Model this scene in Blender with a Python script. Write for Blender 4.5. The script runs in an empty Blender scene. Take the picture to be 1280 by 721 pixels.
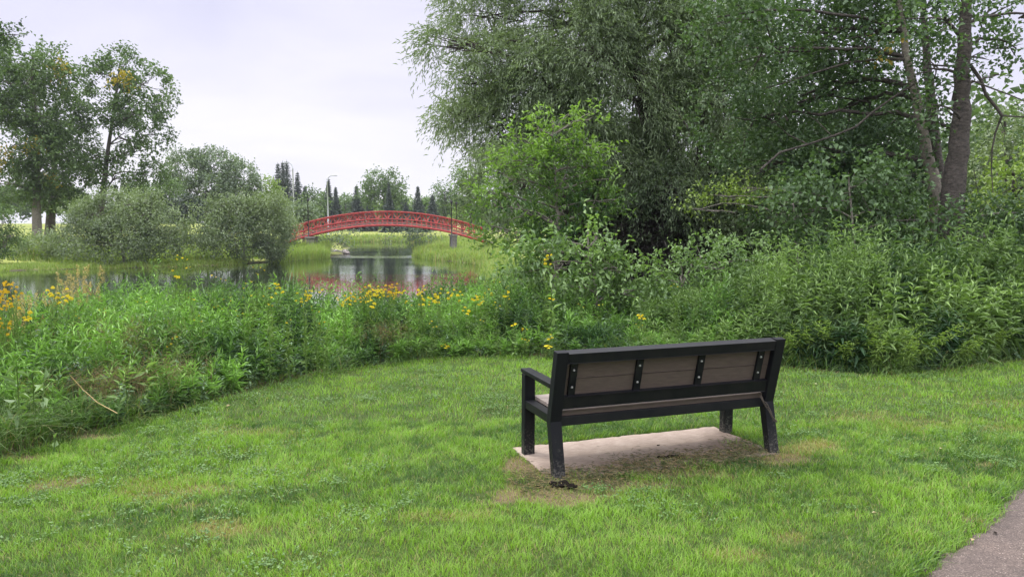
import bpy, bmesh, math, random
import numpy as np
rng = np.random.default_rng(7)
random.seed(7)
scene = bpy.context.scene
C = scene.collection
# ------------------------------------------------------------------ camera
F, PITCH, ROLL, CH = 930.66, 0.086, 0.0014, 1.728
cam_d = bpy.data.cameras.new('camera'); cam = bpy.data.objects.new('camera', cam_d); C.objects.link(cam)
cam_d.sensor_width = 36; cam_d.lens = F / 1280 * 36; cam_d.clip_end = 4000; cam_d.clip_start = 0.05
cam.location = (0, 0, CH); cam.rotation_mode = 'XYZ'
from mathutils import Matrix, Vector
cam.rotation_euler = (Matrix.Rotation(math.pi/2 - PITCH, 3, 'X') @ Matrix.Rotation(ROLL, 3, 'Z')).to_euler()
scene.camera = cam
cP, sP = math.cos(PITCH), math.sin(PITCH)
def ray(px, py):
    X = (px - 640) / F; U = (360.5 - py) / F
    return np.array([X, cP + U * sP, -sP + U * cP])
def W(px, py, D):                       # point seen at the pixel, D metres ahead
    r = ray(px, py); return np.array([0, 0, CH]) + r * (D / r[1])
def G(px, py, z=0.0):                   # point on the level z
    r = ray(px, py); return np.array([0, 0, CH]) + r * ((z - CH) / r[2])
def ss(a, b, x):
    t = np.clip((x - a) / (b - a), 0, 1); return t * t * (3 - 2 * t)
# ------------------------------------------------------------------ noise
_tab = rng.random((64, 64, 64)).astype(np.float32)
def noise3(p, s=1.0):
    p = np.asarray(p, dtype=np.float64) / s + 100.0
    i = np.floor(p).astype(int); f = p - i; f = f * f * (3 - 2 * f)
    out = 0
    for dx in (0, 1):
        for dy in (0, 1):
            for dz in (0, 1):
                w = (f[:, 0] if dx else 1 - f[:, 0]) * (f[:, 1] if dy else 1 - f[:, 1]) * (f[:, 2] if dz else 1 - f[:, 2])
                out = out + w * _tab[(i[:, 0] + dx) % 64, (i[:, 1] + dy) % 64, (i[:, 2] + dz) % 64]
    return out
def noise2(x, y, s=1.0, k=0.0):
    return noise3(np.stack([x, y, np.full_like(x, k * s)], 1), s)
# ------------------------------------------------------------------ tagging
def tag(o, label=None, cat=None, group=None, kind=None):
    if label: o['label'] = label
    if cat: o['category'] = cat
    if group: o['group'] = group
    if kind: o['kind'] = kind
    return o
def empty(name, loc, label, cat, group=None, rz=0):
    o = bpy.data.objects.new(name, None); C.objects.link(o)
    o.location = tuple(loc); o.rotation_euler = (0, 0, rz); o.empty_display_size = .2
    return tag(o, label, cat, group)
def link(name, me, mat, parent=None):
    o = bpy.data.objects.new(name, me); C.objects.link(o)
    if mat and not me.materials:
        for m in (mat if isinstance(mat, (list, tuple)) else [mat]): me.materials.append(m)
    if parent: o.parent = parent
    return o
def copy_tree(o):
    c = o.copy(); C.objects.link(c)
    for ch in o.children:
        d = ch.copy(); C.objects.link(d); d.parent = c
        for g in ch.children:
            e = g.copy(); C.objects.link(e); e.parent = d
    return c
# ------------------------------------------------------------------ materials
def new_mat(name):
    m = bpy.data.materials.new(name); m.use_nodes = True
    nt = m.node_tree; nt.nodes.clear()
    return m, nt, nt.nodes, nt.links
def out(N, L, sh, disp=None):
    o = N.new('ShaderNodeOutputMaterial'); L.new(sh, o.inputs['Surface'])
def ramp(N, L, fac, stops):
    r = N.new('ShaderNodeValToRGB'); e = r.color_ramp.elements
    while len(e) < len(stops): e.new(0.5)
    for k, (p, c) in enumerate(stops):
        e[k].position = p; e[k].color = (*c, 1)
    L.new(fac, r.inputs['Fac']); return r.outputs['Color']
def noise_node(N, L, scale, detail=4, rough=.6, vec=None, dist=0):
    n = N.new('ShaderNodeTexNoise'); n.inputs['Scale'].default_value = scale
    n.inputs['Detail'].default_value = detail; n.inputs['Roughness'].default_value = rough
    n.inputs['Distortion'].default_value = dist
    if vec: L.new(vec, n.inputs['Vector'])
    return n.outputs['Fac']
def mixc(N, L, fac, a, b, mode='MIX'):
    m = N.new('ShaderNodeMix'); m.data_type = 'RGBA'; m.blend_type = mode
    for key, v in ((0, fac), (6, a), (7, b)):
        if hasattr(v, 'links'): L.new(v, m.inputs[key])
        else: m.inputs[key].default_value = v if key == 0 else (*v, 1)
    return m.outputs[2]
_leaf = {}
def leaf_mat(name, dark, light, accent=(.45, .30, .02), trans=.30, rough=.55):
    """leaf colour runs from dark to light with the leaf's own value t (0..1), accent above 1"""
    if name in _leaf: return _leaf[name]
    m, nt, N, L = new_mat(name)
    a = N.new('ShaderNodeAttribute'); a.attribute_name = 't'
    h = N.new('ShaderNodeMath'); h.operation = 'MULTIPLY'; h.inputs[1].default_value = .5; L.new(a.outputs['Fac'], h.inputs[0])
    mid = tuple((x + y) / 2 for x, y in zip(dark, light))
    col = ramp(N, L, h.outputs[0], [(0, dark), (.25, mid), (.5, light), (.62, accent)])
    geo = N.new('ShaderNodeNewGeometry')
    back = mixc(N, L, geo.outputs['Backfacing'], col, tuple(min(1, x * 1.0) for x in (.5, .5, .5)), 'MIX')
    bk = N.new('ShaderNodeMix'); bk.data_type = 'RGBA'; bk.blend_type = 'MIX'
    L.new(col, bk.inputs[6]); gr = mixc(N, L, .07, col, (.28, .33, .24)); L.new(gr, bk.inputs[7]); L.new(geo.outputs['Backfacing'], bk.inputs[0])
    p = N.new('ShaderNodeBsdfPrincipled'); p.inputs['Roughness'].default_value = rough
    p.inputs['Specular IOR Level'].default_value = .45
    L.new(bk.outputs[2], p.inputs['Base Color'])
    t = N.new('ShaderNodeBsdfTranslucent'); 
    tc = mixc(N, L, 1.0, col, (1.1, 1.25, .5), 'MULTIPLY'); L.new(tc, t.inputs['Color'])
    mx = N.new('ShaderNodeMixShader'); mx.inputs[0].default_value = trans
    L.new(p.outputs[0], mx.inputs[1]); L.new(t.outputs[0], mx.inputs[2]); out(N, L, mx.outputs[0])
    m.node_tree.nodes.remove(back.node)
    _leaf[name] = m; return m
def bark_mat(name, c1, c2, scale=14, bands=0, bump=.5, crack=.6):
    m, nt, N, L = new_mat(name)
    tc = N.new('ShaderNodeTexCoord'); mp = N.new('ShaderNodeMapping'); L.new(tc.outputs['Object'], mp.inputs['Vector'])
    mp.inputs['Scale'].default_value = (1, 1, .35) if not bands else (1, 1, 2.4)
    n = noise_node(N, L, scale, 6, .7, mp.outputs[0], .4)
    v = N.new('ShaderNodeTexVoronoi'); v.inputs['Scale'].default_value = scale * 1.3; L.new(mp.outputs[0], v.inputs['Vector']); v.feature = 'DISTANCE_TO_EDGE'
    col = ramp(N, L, n, [(.32, c1), (.62, c2)])
    vr = ramp(N, L, v.outputs['Distance'], [(0, (.35, .35, .35)), (.09, (1, 1, 1))])
    col = mixc(N, L, crack, col, vr, 'MULTIPLY')
    p = N.new('ShaderNodeBsdfPrincipled'); p.inputs['Roughness'].default_value = .9; L.new(col, p.inputs['Base Color'])
    b = N.new('ShaderNodeBump'); b.inputs['Strength'].default_value = bump; b.inputs['Distance'].default_value = .03
    L.new(mixc(N, L, .5, n, vr), b.inputs['Height']); L.new(b.outputs[0], p.inputs['Normal']); out(N, L, p.outputs[0]); return m
def plain_mat(name, c, rough=.6, spec=.5, var=.25, scale=20, bump=0, c2=None, stretch=None):
    m, nt, N, L = new_mat(name)
    tc = N.new('ShaderNodeTexCoord'); vec = tc.outputs['Object']
    if stretch:
        mp = N.new('ShaderNodeMapping'); L.new(vec, mp.inputs['Vector']); mp.inputs['Scale'].default_value = stretch; vec = mp.outputs[0]
    n = noise_node(N, L, scale, 6, .65, vec)
    c2 = c2 or tuple(x * (1 - var) for x in c)
    col = ramp(N, L, n, [(.35, c2), (.65, c)])
    p = N.new('ShaderNodeBsdfPrincipled'); L.new(col, p.inputs['Base Color'])
    rr = N.new('ShaderNodeMapRange'); L.new(n, rr.inputs[0]); rr.inputs[3].default_value = rough + .12; rr.inputs[4].default_value = max(.05, rough - .12)
    L.new(rr.outputs[0], p.inputs['Roughness']); p.inputs['Specular IOR Level'].default_value = spec
    if bump:
        b = N.new('ShaderNodeBump'); b.inputs['Strength'].default_value = bump; b.inputs['Distance'].default_value = .01
        L.new(n, b.inputs['Height']); L.new(b.outputs[0], p.inputs['Normal'])
    out(N, L, p.outputs[0]); return m
# ------------------------------------------------------------------ numpy meshes
def np_mesh(name, verts, tris=None, quads=None, t=None, smooth=False, attrs=None):
    me = bpy.data.meshes.new(name)
    verts = np.ascontiguousarray(verts, dtype=np.float32)
    nt_ = 0 if tris is None else len(tris); nq = 0 if quads is None else len(quads)
    loops = np.concatenate([a.ravel() for a in (tris, quads) if a is not None and len(a)]).astype(np.int32)
    me.vertices.add(len(verts)); me.vertices.foreach_set('co', verts.ravel())
    me.loops.add(len(loops)); me.loops.foreach_set('vertex_index', loops)
    me.polygons.add(nt_ + nq)
    start = np.concatenate([np.arange(nt_) * 3, nt_ * 3 + np.arange(nq) * 4]).astype(np.int32)
    me.polygons.foreach_set('loop_start', start)
    if smooth: me.polygons.foreach_set('use_smooth', np.ones(nt_ + nq, dtype=bool))
    if t is not None:
        a = me.attributes.new('t', 'FLOAT', 'POINT'); a.data.foreach_set('value', np.ascontiguousarray(t, dtype=np.float32))
    for k, (ty, arr) in (attrs or {}).items():
        a = me.attributes.new(k, ty, 'POINT')
        a.data.foreach_set('color' if ty == 'FLOAT_COLOR' else 'value', np.ascontiguousarray(arr, dtype=np.float32).ravel())
    me.update(calc_edges=True); me.validate()
    return me
def norm(v): return v / np.maximum(1e-9, np.linalg.norm(v, axis=-1, keepdims=True))
class Acc:
    """collects leaves, ribbons and tubes as raw arrays"""
    def __init__(s): s.v = []; s.tr = []; s.q = []; s.t = []; s.n = 0
    def add(s, v, tr=None, q=None, t=0):
        if tr is not None and len(tr): s.tr.append(np.asarray(tr) + s.n)
        if q is not None and len(q): s.q.append(np.asarray(q) + s.n)
        s.v.append(v); s.t.append(np.broadcast_to(t, (len(v),)) if np.ndim(t) < 1 or len(np.shape(t)) == 0 else t); s.n += len(v)
    def leaves(s, p, d, ln, wd, t, up=None, fold=.25, bend=.25):
        """p base, d axis, folded leaf of 2 triangles with widest part at 45 %"""
        n = len(p)
        if n == 0: return
        d = norm(d); ln = np.broadcast_to(ln, (n,))[:, None]; wd = np.broadcast_to(wd, (n,))[:, None]
        if up is None: up = np.tile([0, 0, 1.0], (n, 1)) + rng.normal(0, .45, (n, 3))
        side = norm(np.cross(d, up)); nr = np.cross(side, d)
        m = p + d * ln * .45
        a = m + side * wd * .5 + nr * wd * fold; b = m - side * wd * .5 + nr * wd * fold
        tip = p + d * ln - nr * ln * bend
        v = np.stack([p, a, tip, b], 1).reshape(-1, 3); i = np.arange(n)[:, None] * 4
        s.add(v, np.concatenate([i + [0, 1, 2], i + [0, 2, 3]]), None, np.repeat(np.broadcast_to(t, (n,)), 4))
    def blades(s, p, d, h, w, t, curve=.5, segs=2):
        """upright blades, base at p, leaning along horizontal d"""
        n = len(p); h = np.broadcast_to(h, (n,))[:, None]; w = np.broadcast_to(w, (n,))[:, None]
        c = np.broadcast_to(curve, (n,))[:, None]
        side = norm(np.cross(d, [0, 0, 1.0])); side = side + rng.normal(0, .5, (n, 3)) * [1, 1, 0]; side = norm(side)
        rows = []
        for k in range(segs):
            f = k / segs
            q = p + d * h * c * f * f + np.array([0, 0, 1.0]) * h * (f - .35 * c * f * f)
            rows += [q + side * w * .5 * (1 - .45 * f), q - side * w * .5 * (1 - .45 * f)]
        rows.append(p + d * h * c + np.array([0, 0, 1.0]) * h * (1 - .35 * c))
        v = np.stack(rows, 1); k = v.shape[1]; v = v.reshape(-1, 3); i = np.arange(n)[:, None] * k
        tr = i + [2 * segs - 2, 2 * segs - 1, 2 * segs]
        q = np.concatenate([i + [2*j, 2*j+1, 2*j+3, 2*j+2] for j in range(segs - 1)]) if segs > 1 else None
        s.add(v, tr, q, np.repeat(np.broadcast_to(t, (n,)), k))
    def tube(s, pts, rad, sides=6, t=0.5, cap=True):
        pts = np.asarray(pts, float); n = len(pts); rad = np.broadcast_to(rad, (n,))
        tan = norm(np.gradient(pts, axis=0)); ref = np.array([.13, .97, .2]) if abs(tan[0][1]) < .9 else np.array([1, 0, 0.])
        a = norm(np.cross(tan, ref)); b = np.cross(tan, a)
        ang = np.arange(sides) / sides * 2 * math.pi
        v = (pts[:, None] + (a[:, None] * np.cos(ang)[None, :, None] + b[:, None] * np.sin(ang)[None, :, None]) * rad[:, None, None]).reshape(-1, 3)
        q = []
        for k in range(n - 1):
            for j in range(sides):
                j2 = (j + 1) % sides; q.append([k*sides+j, k*sides+j2, (k+1)*sides+j2, (k+1)*sides+j])
        tr = []
        if cap:
            for k, o in ((0, 0), (n - 1, 1)):
                for j in range(1, sides - 1):
                    tr.append([k*sides, k*sides+j+o, k*sides+j+1-o])
        s.add(v, tr or None, q, t)
    def mesh(s, name, smooth=False):
        return np_mesh(name, np.concatenate(s.v), np.concatenate(s.tr) if s.tr else None, np.concatenate(s.q) if s.q else None,
                       np.concatenate([np.asarray(x, dtype=np.float32) for x in s.t]), smooth)
# ------------------------------------------------------------------ terrain
ZW = -1.35
def densify(P, step=.5):
    o = []
    for a, b in zip(P[:-1], P[1:]):
        k = max(1, int(np.hypot(*(np.array(b) - a)) / step)); o += [np.array(a) + (np.array(b) - a) * j / k for j in range(k)]
    return np.array(o + [P[-1]])
_lp = [G(px, py, ZW)[:2] for px, py in ((-300, 346), (0, 341), (15, 339), (100, 337), (200, 335), (302, 331), (360, 327), (407, 323.5), (432, 317), (437, 309),
       (428, 303.5), (470, 302.6), (520, 302.8), (558, 303), (556, 307), (540, 313), (522, 318), (516, 321), (545, 325), (590, 329.5), (606, 333))]
LAKE = np.array([tuple(p) for p in _lp] + [(-1.2, 34), (-.6, 24), (-1.5, 18), (-4, 15.6), (-8, 14.4), (-14, 13.5), (-24, 12), (-60, 10), (-80, 20)])
def inside(x, y, P):
    c = np.zeros(len(x), bool); n = len(P)
    for i in range(n):
        x1, y1 = P[i]; x2, y2 = P[(i + 1) % n]
        m = ((y1 > y) != (y2 > y)) & (x < (x2 - x1) * (y - y1) / (y2 - y1 + 1e-12) + x1); c ^= m
    return c
def seg_dist(x, y, P, closed=False):
    d = np.full(len(x), 1e9); n = len(P)
    for i in range(n if closed else n - 1):
        a = P[i]; b = P[(i + 1) % n]; ab = b - a; t = np.clip(((x - a[0]) * ab[0] + (y - a[1]) * ab[1]) / (ab @ ab + 1e-12), 0, 1)
        d = np.minimum(d, np.hypot(x - a[0] - t * ab[0], y - a[1] - t * ab[1]))
    return d
def lake_sd(x, y):
    d = seg_dist(x, y, LAKE, True); return np.where(inside(x, y, LAKE), -d, d) + (noise2(x, y, 1.7) - .5) * .5 * ss(4, 14, y)
def zground(x, y):
    x = np.asarray(x, float).ravel(); y = np.asarray(y, float).ravel()
    sd = lake_sd(x, y); w = np.where(y < 26, 6.0, 11.0)
    zn = ZW + (-ZW) * ss(-.2, 1, sd / w); zf = ZW + .12 * ss(-.3, .6, sd) + (-ZW - .12) * ss(4, 17, sd); fw = ss(24, 34, y); z = zn + (zf - zn) * fw; z = np.where(sd < 0, ZW + np.maximum(sd * .25, -1.2) - .02, z)
    z = z + ss(3, 30, sd) * (noise2(x, y, 14) - .5) * .5 * ss(40, 90, y) + ss(85, 165, y) * ss(-30, -70, x) * 1.5
    return z
# the line where mown lawn ends and weeds begin
_e = [G(px, py)[:2] for px, py in ((-150, 622), (0, 578), (100, 549), (190, 527), (270, 504), (330, 487), (400, 469), (460, 460), (520, 452), (600, 447), (700, 447),
      (850, 453), (1000, 463), (1060, 469), (1130, 470), (1200, 462), (1280, 452), (1450, 440))]
EDGE = densify(np.array([(-9, -2), (-6, 1.5), (-4.7, 3.3)] + [tuple(p) for p in _e] + [(14, 11.5), (25, 14)]), .3)
def weed_s(x, y):
    ey = np.interp(x, EDGE[:, 0], EDGE[:, 1]); d = seg_dist(x, y, EDGE); return np.where(y > ey, d, -d)
# asphalt path
_p = [G(px, py)[:2] for px, py in ((1140, 722), (1186, 686), (1238, 648), (1250, 628), (1280, 597))]
d0 = _p[0] - _p[-1]
PATHL = np.array([(-6.5, -5.0), (-2.1, -.2), (.6, 2.15)] + [tuple(p) for p in _p] + [(4.6, 5.9), (6.6, 7.3), (10, 9.2), (16, 11.3)])
def path_in(x, y):                        # >0 inside the path
    ey = np.interp(x, PATHL[:, 0], PATHL[:, 1]); d = seg_dist(x, y, PATHL); return np.where(y < ey, d, -d)
def slab_uv(x, y):
    c, s = math.cos(BY), math.sin(BY); dx, dy = x - BX, y - BYY; return dx * c + dy * s, -dx * s + dy * c
BX, BYY, BY, BL, BD = .2974, 5.0021, .3465, 1.7685, .5166
# worn patches on the lawn: (px, py, half-width px, half-height px, strength, kind)  kind 0 bare/brown, 1 yellow straw
PATCH = [(62, 608, 46, 7, .55, 0), (100, 603, 22, 5, .7, 0), (20, 573, 32, 5, .95, 0), (118, 547, 26, 5, .9, 0), (262, 614, 36, 6, .45, 0), (235, 634, 35, 4, .4, 0),
         (275, 662, 60, 13, .8, 1), (190, 612, 50, 14, .45, 1), (1015, 560, 38, 11, .95, 1), (985, 575, 40, 8, .8, 0), (690, 622, 90, 12, .75, 0), (745, 606, 90, 11, .8, 0),
         (655, 585, 26, 14, .95, 0), (840, 592, 90, 9, .6, 0), (1218, 652, 14, 5, .7, 0), (1232, 580, 14, 3, .6, 0), (560, 645, 60, 8, .4, 1), (1090, 520, 60, 8, .3, 1),
         (920, 695, 40, 8, .5, 1), (985, 672, 30, 7, .5, 1), (1160, 530, 60, 10, .35, 1), (1250, 535, 40, 8, .4, 1), (300, 540, 60, 7, .35, 0), (1240, 505, 50, 6, .3, 1), (630, 625, 18, 7, .9, 0)]
def patches(x, y):
    """(bare, straw) amounts at ground points"""
    r = np.stack([x, y, np.full_like(x, -CH)], 1); dep = r[:, 1] * cP - r[:, 2] * sP; u = r[:, 2] * cP + r[:, 1] * sP
    dep = np.maximum(dep, .3); px = 640 + F * x / dep; py = 360.5 - F * u / dep
    nz = noise2(x, y, .16) * .9 + noise2(x, y, .05) * .5 - .7
    b = np.zeros_like(x); s = np.zeros_like(x)
    for cx, cy, rx, ry, st, k in PATCH:
        g = np.hypot((px - cx) / rx, (py - cy) / ry); v = st * ss(1.25, .45, g + nz * .9)
        if k: s = np.maximum(s, v)
        else: b = np.maximum(b, v)
    return b, s
# ---- ground sheet
def axis(lo, hi, fine_lo, fine_hi, step, grow=1.09):
    a = list(np.arange(fine_lo, fine_hi, step)); s = step; v = a[-1]
    while v < hi: s *= grow; v += s; a.append(v)
    s = step; v = a[0]; b = []
    while v > lo: s *= grow; v -= s; b.append(v)
    return np.array(b[::-1] + a)
gx = axis(-800, 800, -6, 7, .075, 1.05); gy = axis(-50, 1150, 2.6, 10, .075, 1.035)
X, Y = np.meshgrid(gx, gy); xr, yr = X.ravel(), Y.ravel()
z = zground(xr, yr)
pin = path_in(xr, yr); z = z - .03 * ss(-.02, .05, pin)
su, sv = slab_uv(xr, yr)
bare, straw = patches(xr, yr)
dist = np.hypot(xr, yr); sd = lake_sd(xr, yr); ws = weed_s(xr, yr)
soil = np.array([.075, .055, .038]); thatch = np.array([.075, .085, .03]); green = np.array([.05, .085, .02]); straw_c = np.array([.22, .17, .07]); meadow = np.array([.21, .25, .07]); mud = np.array([.05, .045, .035])
n1 = noise2(xr, yr, .3)[:, None]
col = green * (1 - .5 * n1) + thatch * .5 * n1
col = col + (np.array([.20, .15, .105]) * (.65 + .5 * n1) - col) * bare[:, None]
col = col + (straw_c - col) * straw[:, None] * .7
wm = ss(0, .25, ws)[:, None]; col = col * (1 - wm) + (soil * .8) * wm
far = ss(30, 50, yr)[:, None]; mcol = meadow * (.7 + .6 * noise2(xr, yr, 9)[:, None]); mcol = mcol * (1 + .3 * (noise2(xr, yr, 2)[:, None] - .5))
col = col * (1 - far) + mcol * far
shore = ss(.7, 0, sd)[:, None]; col = col * (1 - shore) + mud * shore
ny, nx = X.shape; ii = np.arange(ny * nx).reshape(ny, nx)
quads = np.stack([ii[:-1, :-1], ii[:-1, 1:], ii[1:, 1:], ii[1:, :-1]], -1).reshape(-1, 4)
gm = np_mesh('ground', np.stack([xr, yr, z], 1), None, quads, smooth=True, attrs={'col': ('FLOAT_COLOR', np.concatenate([col, np.ones((len(col), 1))], 1))})
m, nt, N, L = new_mat('ground'); at = N.new('ShaderNodeAttribute'); at.attribute_name = 'col'
tc = N.new('ShaderNodeTexCoord'); nf = noise_node(N, L, 60, 8, .75, tc.outputs['Object']); nf2 = noise_node(N, L, 6, 6, .7, tc.outputs['Object'])
c_ = mixc(N, L, 1, at.outputs['Color'], ramp(N, L, nf, [(.3, (.45, .45, .42)), (.7, (1.5, 1.45, 1.3))]), 'MULTIPLY')
c_ = mixc(N, L, 1, c_, ramp(N, L, nf2, [(.3, (.75, .75, .75)), (.7, (1.25, 1.2, 1.1))]), 'MULTIPLY')
p = N.new('ShaderNodeBsdfPrincipled'); p.inputs['Roughness'].default_value = .95; p.inputs['Specular IOR Level'].default_value = .2; L.new(c_, p.inputs['Base Color'])
b = N.new('ShaderNodeBump'); b.inputs['Strength'].default_value = .8; b.inputs['Distance'].default_value = .02; L.new(nf, b.inputs['Height']); L.new(b.outputs[0], p.inputs['Normal']); out(N, L, p.outputs[0])
ground = tag(link('ground', gm, m), 'ground of the park running from the mown lawn to the far meadow', 'ground', kind='structure')
# ---- water
wx = np.array([-100, 0, 8]); 
bm = bmesh.new()
vs = [bm.verts.new((x, y, ZW)) for x, y in ((-110, 9), (1.5, 9), (3, 40), (3, 60), (-2, 130), (-110, 130))]; bm.faces.new(vs)
me = bpy.data.meshes.new('water'); bm.to_mesh(me); bm.free()
m, nt, N, L = new_mat('water'); tc = N.new('ShaderNodeTexCoord'); geo = N.new('ShaderNodeNewGeometry')
mp = N.new('ShaderNodeMapping'); mp.inputs['Scale'].default_value = (.5, 1.6, 1); L.new(geo.outputs['Position'], mp.inputs['Vector'])
n1_ = noise_node(N, L, 2.2, 5, .6, mp.outputs[0]); 
mp2 = N.new('ShaderNodeMapping'); mp2.inputs['Scale'].default_value = (.03, .12, 1); L.new(geo.outputs['Position'], mp2.inputs['Vector'])
n2_ = noise_node(N, L, 1.6, 3, .5, mp2.outputs[0])
st = N.new('ShaderNodeMapRange'); L.new(n2_, st.inputs[0]); st.inputs[1].default_value = .40; st.inputs[2].default_value = .66; st.inputs[3].default_value = .035; st.inputs[4].default_value = .16
# a breeze line of small ripples across the narrows
sx = N.new('ShaderNodeSeparateXYZ'); L.new(geo.outputs['Position'], sx.inputs[0])
def mth(op, a, b=None, c=None):
    q = N.new('ShaderNodeMath'); q.operation = op
    for k, v in enumerate((a, b, c)):
        if v is None: continue
        if hasattr(v, 'links'): L.new(v, q.inputs[k])
        else: q.inputs[k].default_value = v
    return q.outputs[0]
yy = mth('ADD', sx.outputs[1], mth('MULTIPLY', n2_, 10)); band = mth('SUBTRACT', 1, mth('MINIMUM', 1, mth('ABSOLUTE', mth('DIVIDE', mth('SUBTRACT', yy, 76), 3.0))))
bst = mth('ADD', st.outputs[0], mth('MULTIPLY', band, .9))
bp = N.new('ShaderNodeBump'); bp.inputs['Distance'].default_value = .04; L.new(bst, bp.inputs['Strength']); L.new(n1_, bp.inputs['Height'])
p = N.new('ShaderNodeBsdfPrincipled'); p.inputs['Base Color'].default_value = (.018, .022, .014, 1); p.inputs['Roughness'].default_value = .03; p.inputs['IOR'].default_value = 1.33
p.inputs['Specular IOR Level'].default_value = .5
gl = N.new('ShaderNodeBsdfGlossy'); gl.inputs['Roughness'].default_value = .03; gl.inputs['Color'].default_value = (.88, .9, .9, 1); L.new(bp.outputs[0], gl.inputs['Normal'])
fr = N.new('ShaderNodeFresnel'); fr.inputs['IOR'].default_value = 1.5; L.new(bp.outputs[0], fr.inputs['Normal'])
L.new(bp.outputs[0], p.inputs['Normal']); mxs = N.new('ShaderNodeMixShader'); L.new(fr.outputs[0], mxs.inputs[0]); L.new(p.outputs[0], mxs.inputs[1]); L.new(gl.outputs[0], mxs.inputs[2])
out(N, L, mxs.outputs[0])
tag(link('water', me, m), 'calm dark pond water reflecting trees and pale sky', 'water', kind='structure')
# ------------------------------------------------------------------ world and sun
w = bpy.data.worlds.new('World'); scene.world = w; w.use_nodes = True; N = w.node_tree.nodes; L = w.node_tree.links; N.clear()
SUN_EL, SUN_AZ = math.radians(52), math.radians(-60)     # azimuth from +Y towards +X
sky = N.new('ShaderNodeTexSky'); sky.sky_type = 'NISHITA'; sky.sun_disc = False; sky.sun_elevation = SUN_EL; sky.sun_rotation = SUN_AZ
sky.air_density = 1.4; sky.dust_density = 2
tc = N.new('ShaderNodeTexCoord'); sx = N.new('ShaderNodeSeparateXYZ'); L.new(tc.outputs['Generated'], sx.inputs[0])
mp = N.new('ShaderNodeMapping'); mp.inputs['Scale'].default_value = (1.0, 1.0, 3.2); L.new(tc.outputs['Generated'], mp.inputs['Vector'])
cn = noise_node(N, L, 2.1, 5, .55, mp.outputs[0], .3)
lum = ramp(N, L, sx.outputs[2], [(0.0, (.76, .76, .80)), (.06, (.74, .735, .80)), (.16, (.67, .66, .77)), (.28, (.62, .61, .74)), (.45, (1.3, 1.3, 1.4)), (1.0, (3.7, 3.7, 3.9))])
cl = ramp(N, L, cn, [(.35, (.90, .90, .955)), (.65, (1.07, 1.06, 1.03))])
cloud = mixc(N, L, 1, lum, cl, 'MULTIPLY')
b1 = N.new('ShaderNodeBackground'); L.new(sky.outputs[0], b1.inputs[0]); b1.inputs[1].default_value = .10
b2 = N.new('ShaderNodeBackground'); L.new(cloud, b2.inputs[0]); b2.inputs[1].default_value = 1.0
ms = N.new('ShaderNodeMixShader'); ms.inputs[0].default_value = .93; L.new(b1.outputs[0], ms.inputs[1]); L.new(b2.outputs[0], ms.inputs[2])
wo = N.new('ShaderNodeOutputWorld'); L.new(ms.outputs[0], wo.inputs[0])
sl = bpy.data.lights.new('sun', 'SUN'); sl.energy = 1.5; sl.angle = math.radians(12); sl.color = (1, .96, .9)
so = bpy.data.objects.new('sun', sl); C.objects.link(so)
sdv = Vector((math.cos(SUN_EL) * math.sin(SUN_AZ), math.cos(SUN_EL) * math.cos(SUN_AZ), math.sin(SUN_EL)))
so.rotation_euler = sdv.to_track_quat('Z', 'Y').to_euler()
# ------------------------------------------------------------------ asphalt path and concrete slab
dl = densify(PATHL, .03); tg = norm(np.gradient(dl, axis=0)); nrm = np.stack([tg[:, 1], -tg[:, 0]], 1)
jit = (noise2(dl[:, 0], dl[:, 1], .22) - .5) * .12 + (noise2(dl[:, 0], dl[:, 1], .06) - .5) * .09
offs = [0, .04, .1, .25, .6, 1.2, 1.9, 2.3, 2.5]
V = []
for k, o in enumerate(offs):
    q = dl + nrm * (o + jit * (1 if k < 3 else 0))[:, None]
    zc = .004 + .012 * min(1, o / .25) + (0 if k else -.03)
    V.append(np.concatenate([q, np.full((len(q), 1), zc if k < len(offs) - 1 else -.03)], 1))
V = np.stack(V, 1); n_, k_ = V.shape[:2]; ii = np.arange(n_ * k_).reshape(n_, k_)
q = np.stack([ii[:-1, :-1], ii[:-1, 1:], ii[1:, 1:], ii[1:, :-1]], -1).reshape(-1, 4)[:, ::-1]
pm = np_mesh('path', V.reshape(-1, 3), None, q, smooth=False)
m, nt, N, L = new_mat('asphalt'); tc = N.new('ShaderNodeTexCoord'); o_ = tc.outputs['Object']
v = N.new('ShaderNodeTexVoronoi'); v.inputs['Scale'].default_value = 170; L.new(o_, v.inputs['Vector'])
agg = ramp(N, L, v.outputs['Color'], [(0, (.050, .038, .032)), (.5, (.095, .072, .060)), (.85, (.14, .108, .092)), (.97, (.32, .27, .23))])
big = noise_node(N, L, 2.5, 6, .65, o_); agg = mixc(N, L, 1, agg, ramp(N, L, big, [(.3, (.72, .72, .74)), (.7, (1.2, 1.17, 1.15))]), 'MULTIPLY')
v2 = N.new('ShaderNodeTexVoronoi'); v2.feature = 'DISTANCE_TO_EDGE'; v2.inputs['Scale'].default_value = 1.5; L.new(o_, v2.inputs['Vector'])
crk = noise_node(N, L, 9, 8, .8, o_); mr = N.new('ShaderNodeMath'); mr.operation = 'ABSOLUTE'; sb = N.new('ShaderNodeMath'); sb.operation = 'SUBTRACT'; L.new(crk, sb.inputs[0]); sb.inputs[1].default_value = .5; crk.node.inputs['Scale'].default_value = 3; L.new(sb.outputs[0], mr.inputs[0])
agg = mixc(N, L, .8, agg, ramp(N, L, mr.outputs[0], [(0, (.12, .11, .11)), (.006, (1, 1, 1))]), 'MULTIPLY')
p = N.new('ShaderNodeBsdfPrincipled'); p.inputs['Roughness'].default_value = .9; L.new(agg, p.inputs['Base Color'])
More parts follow.
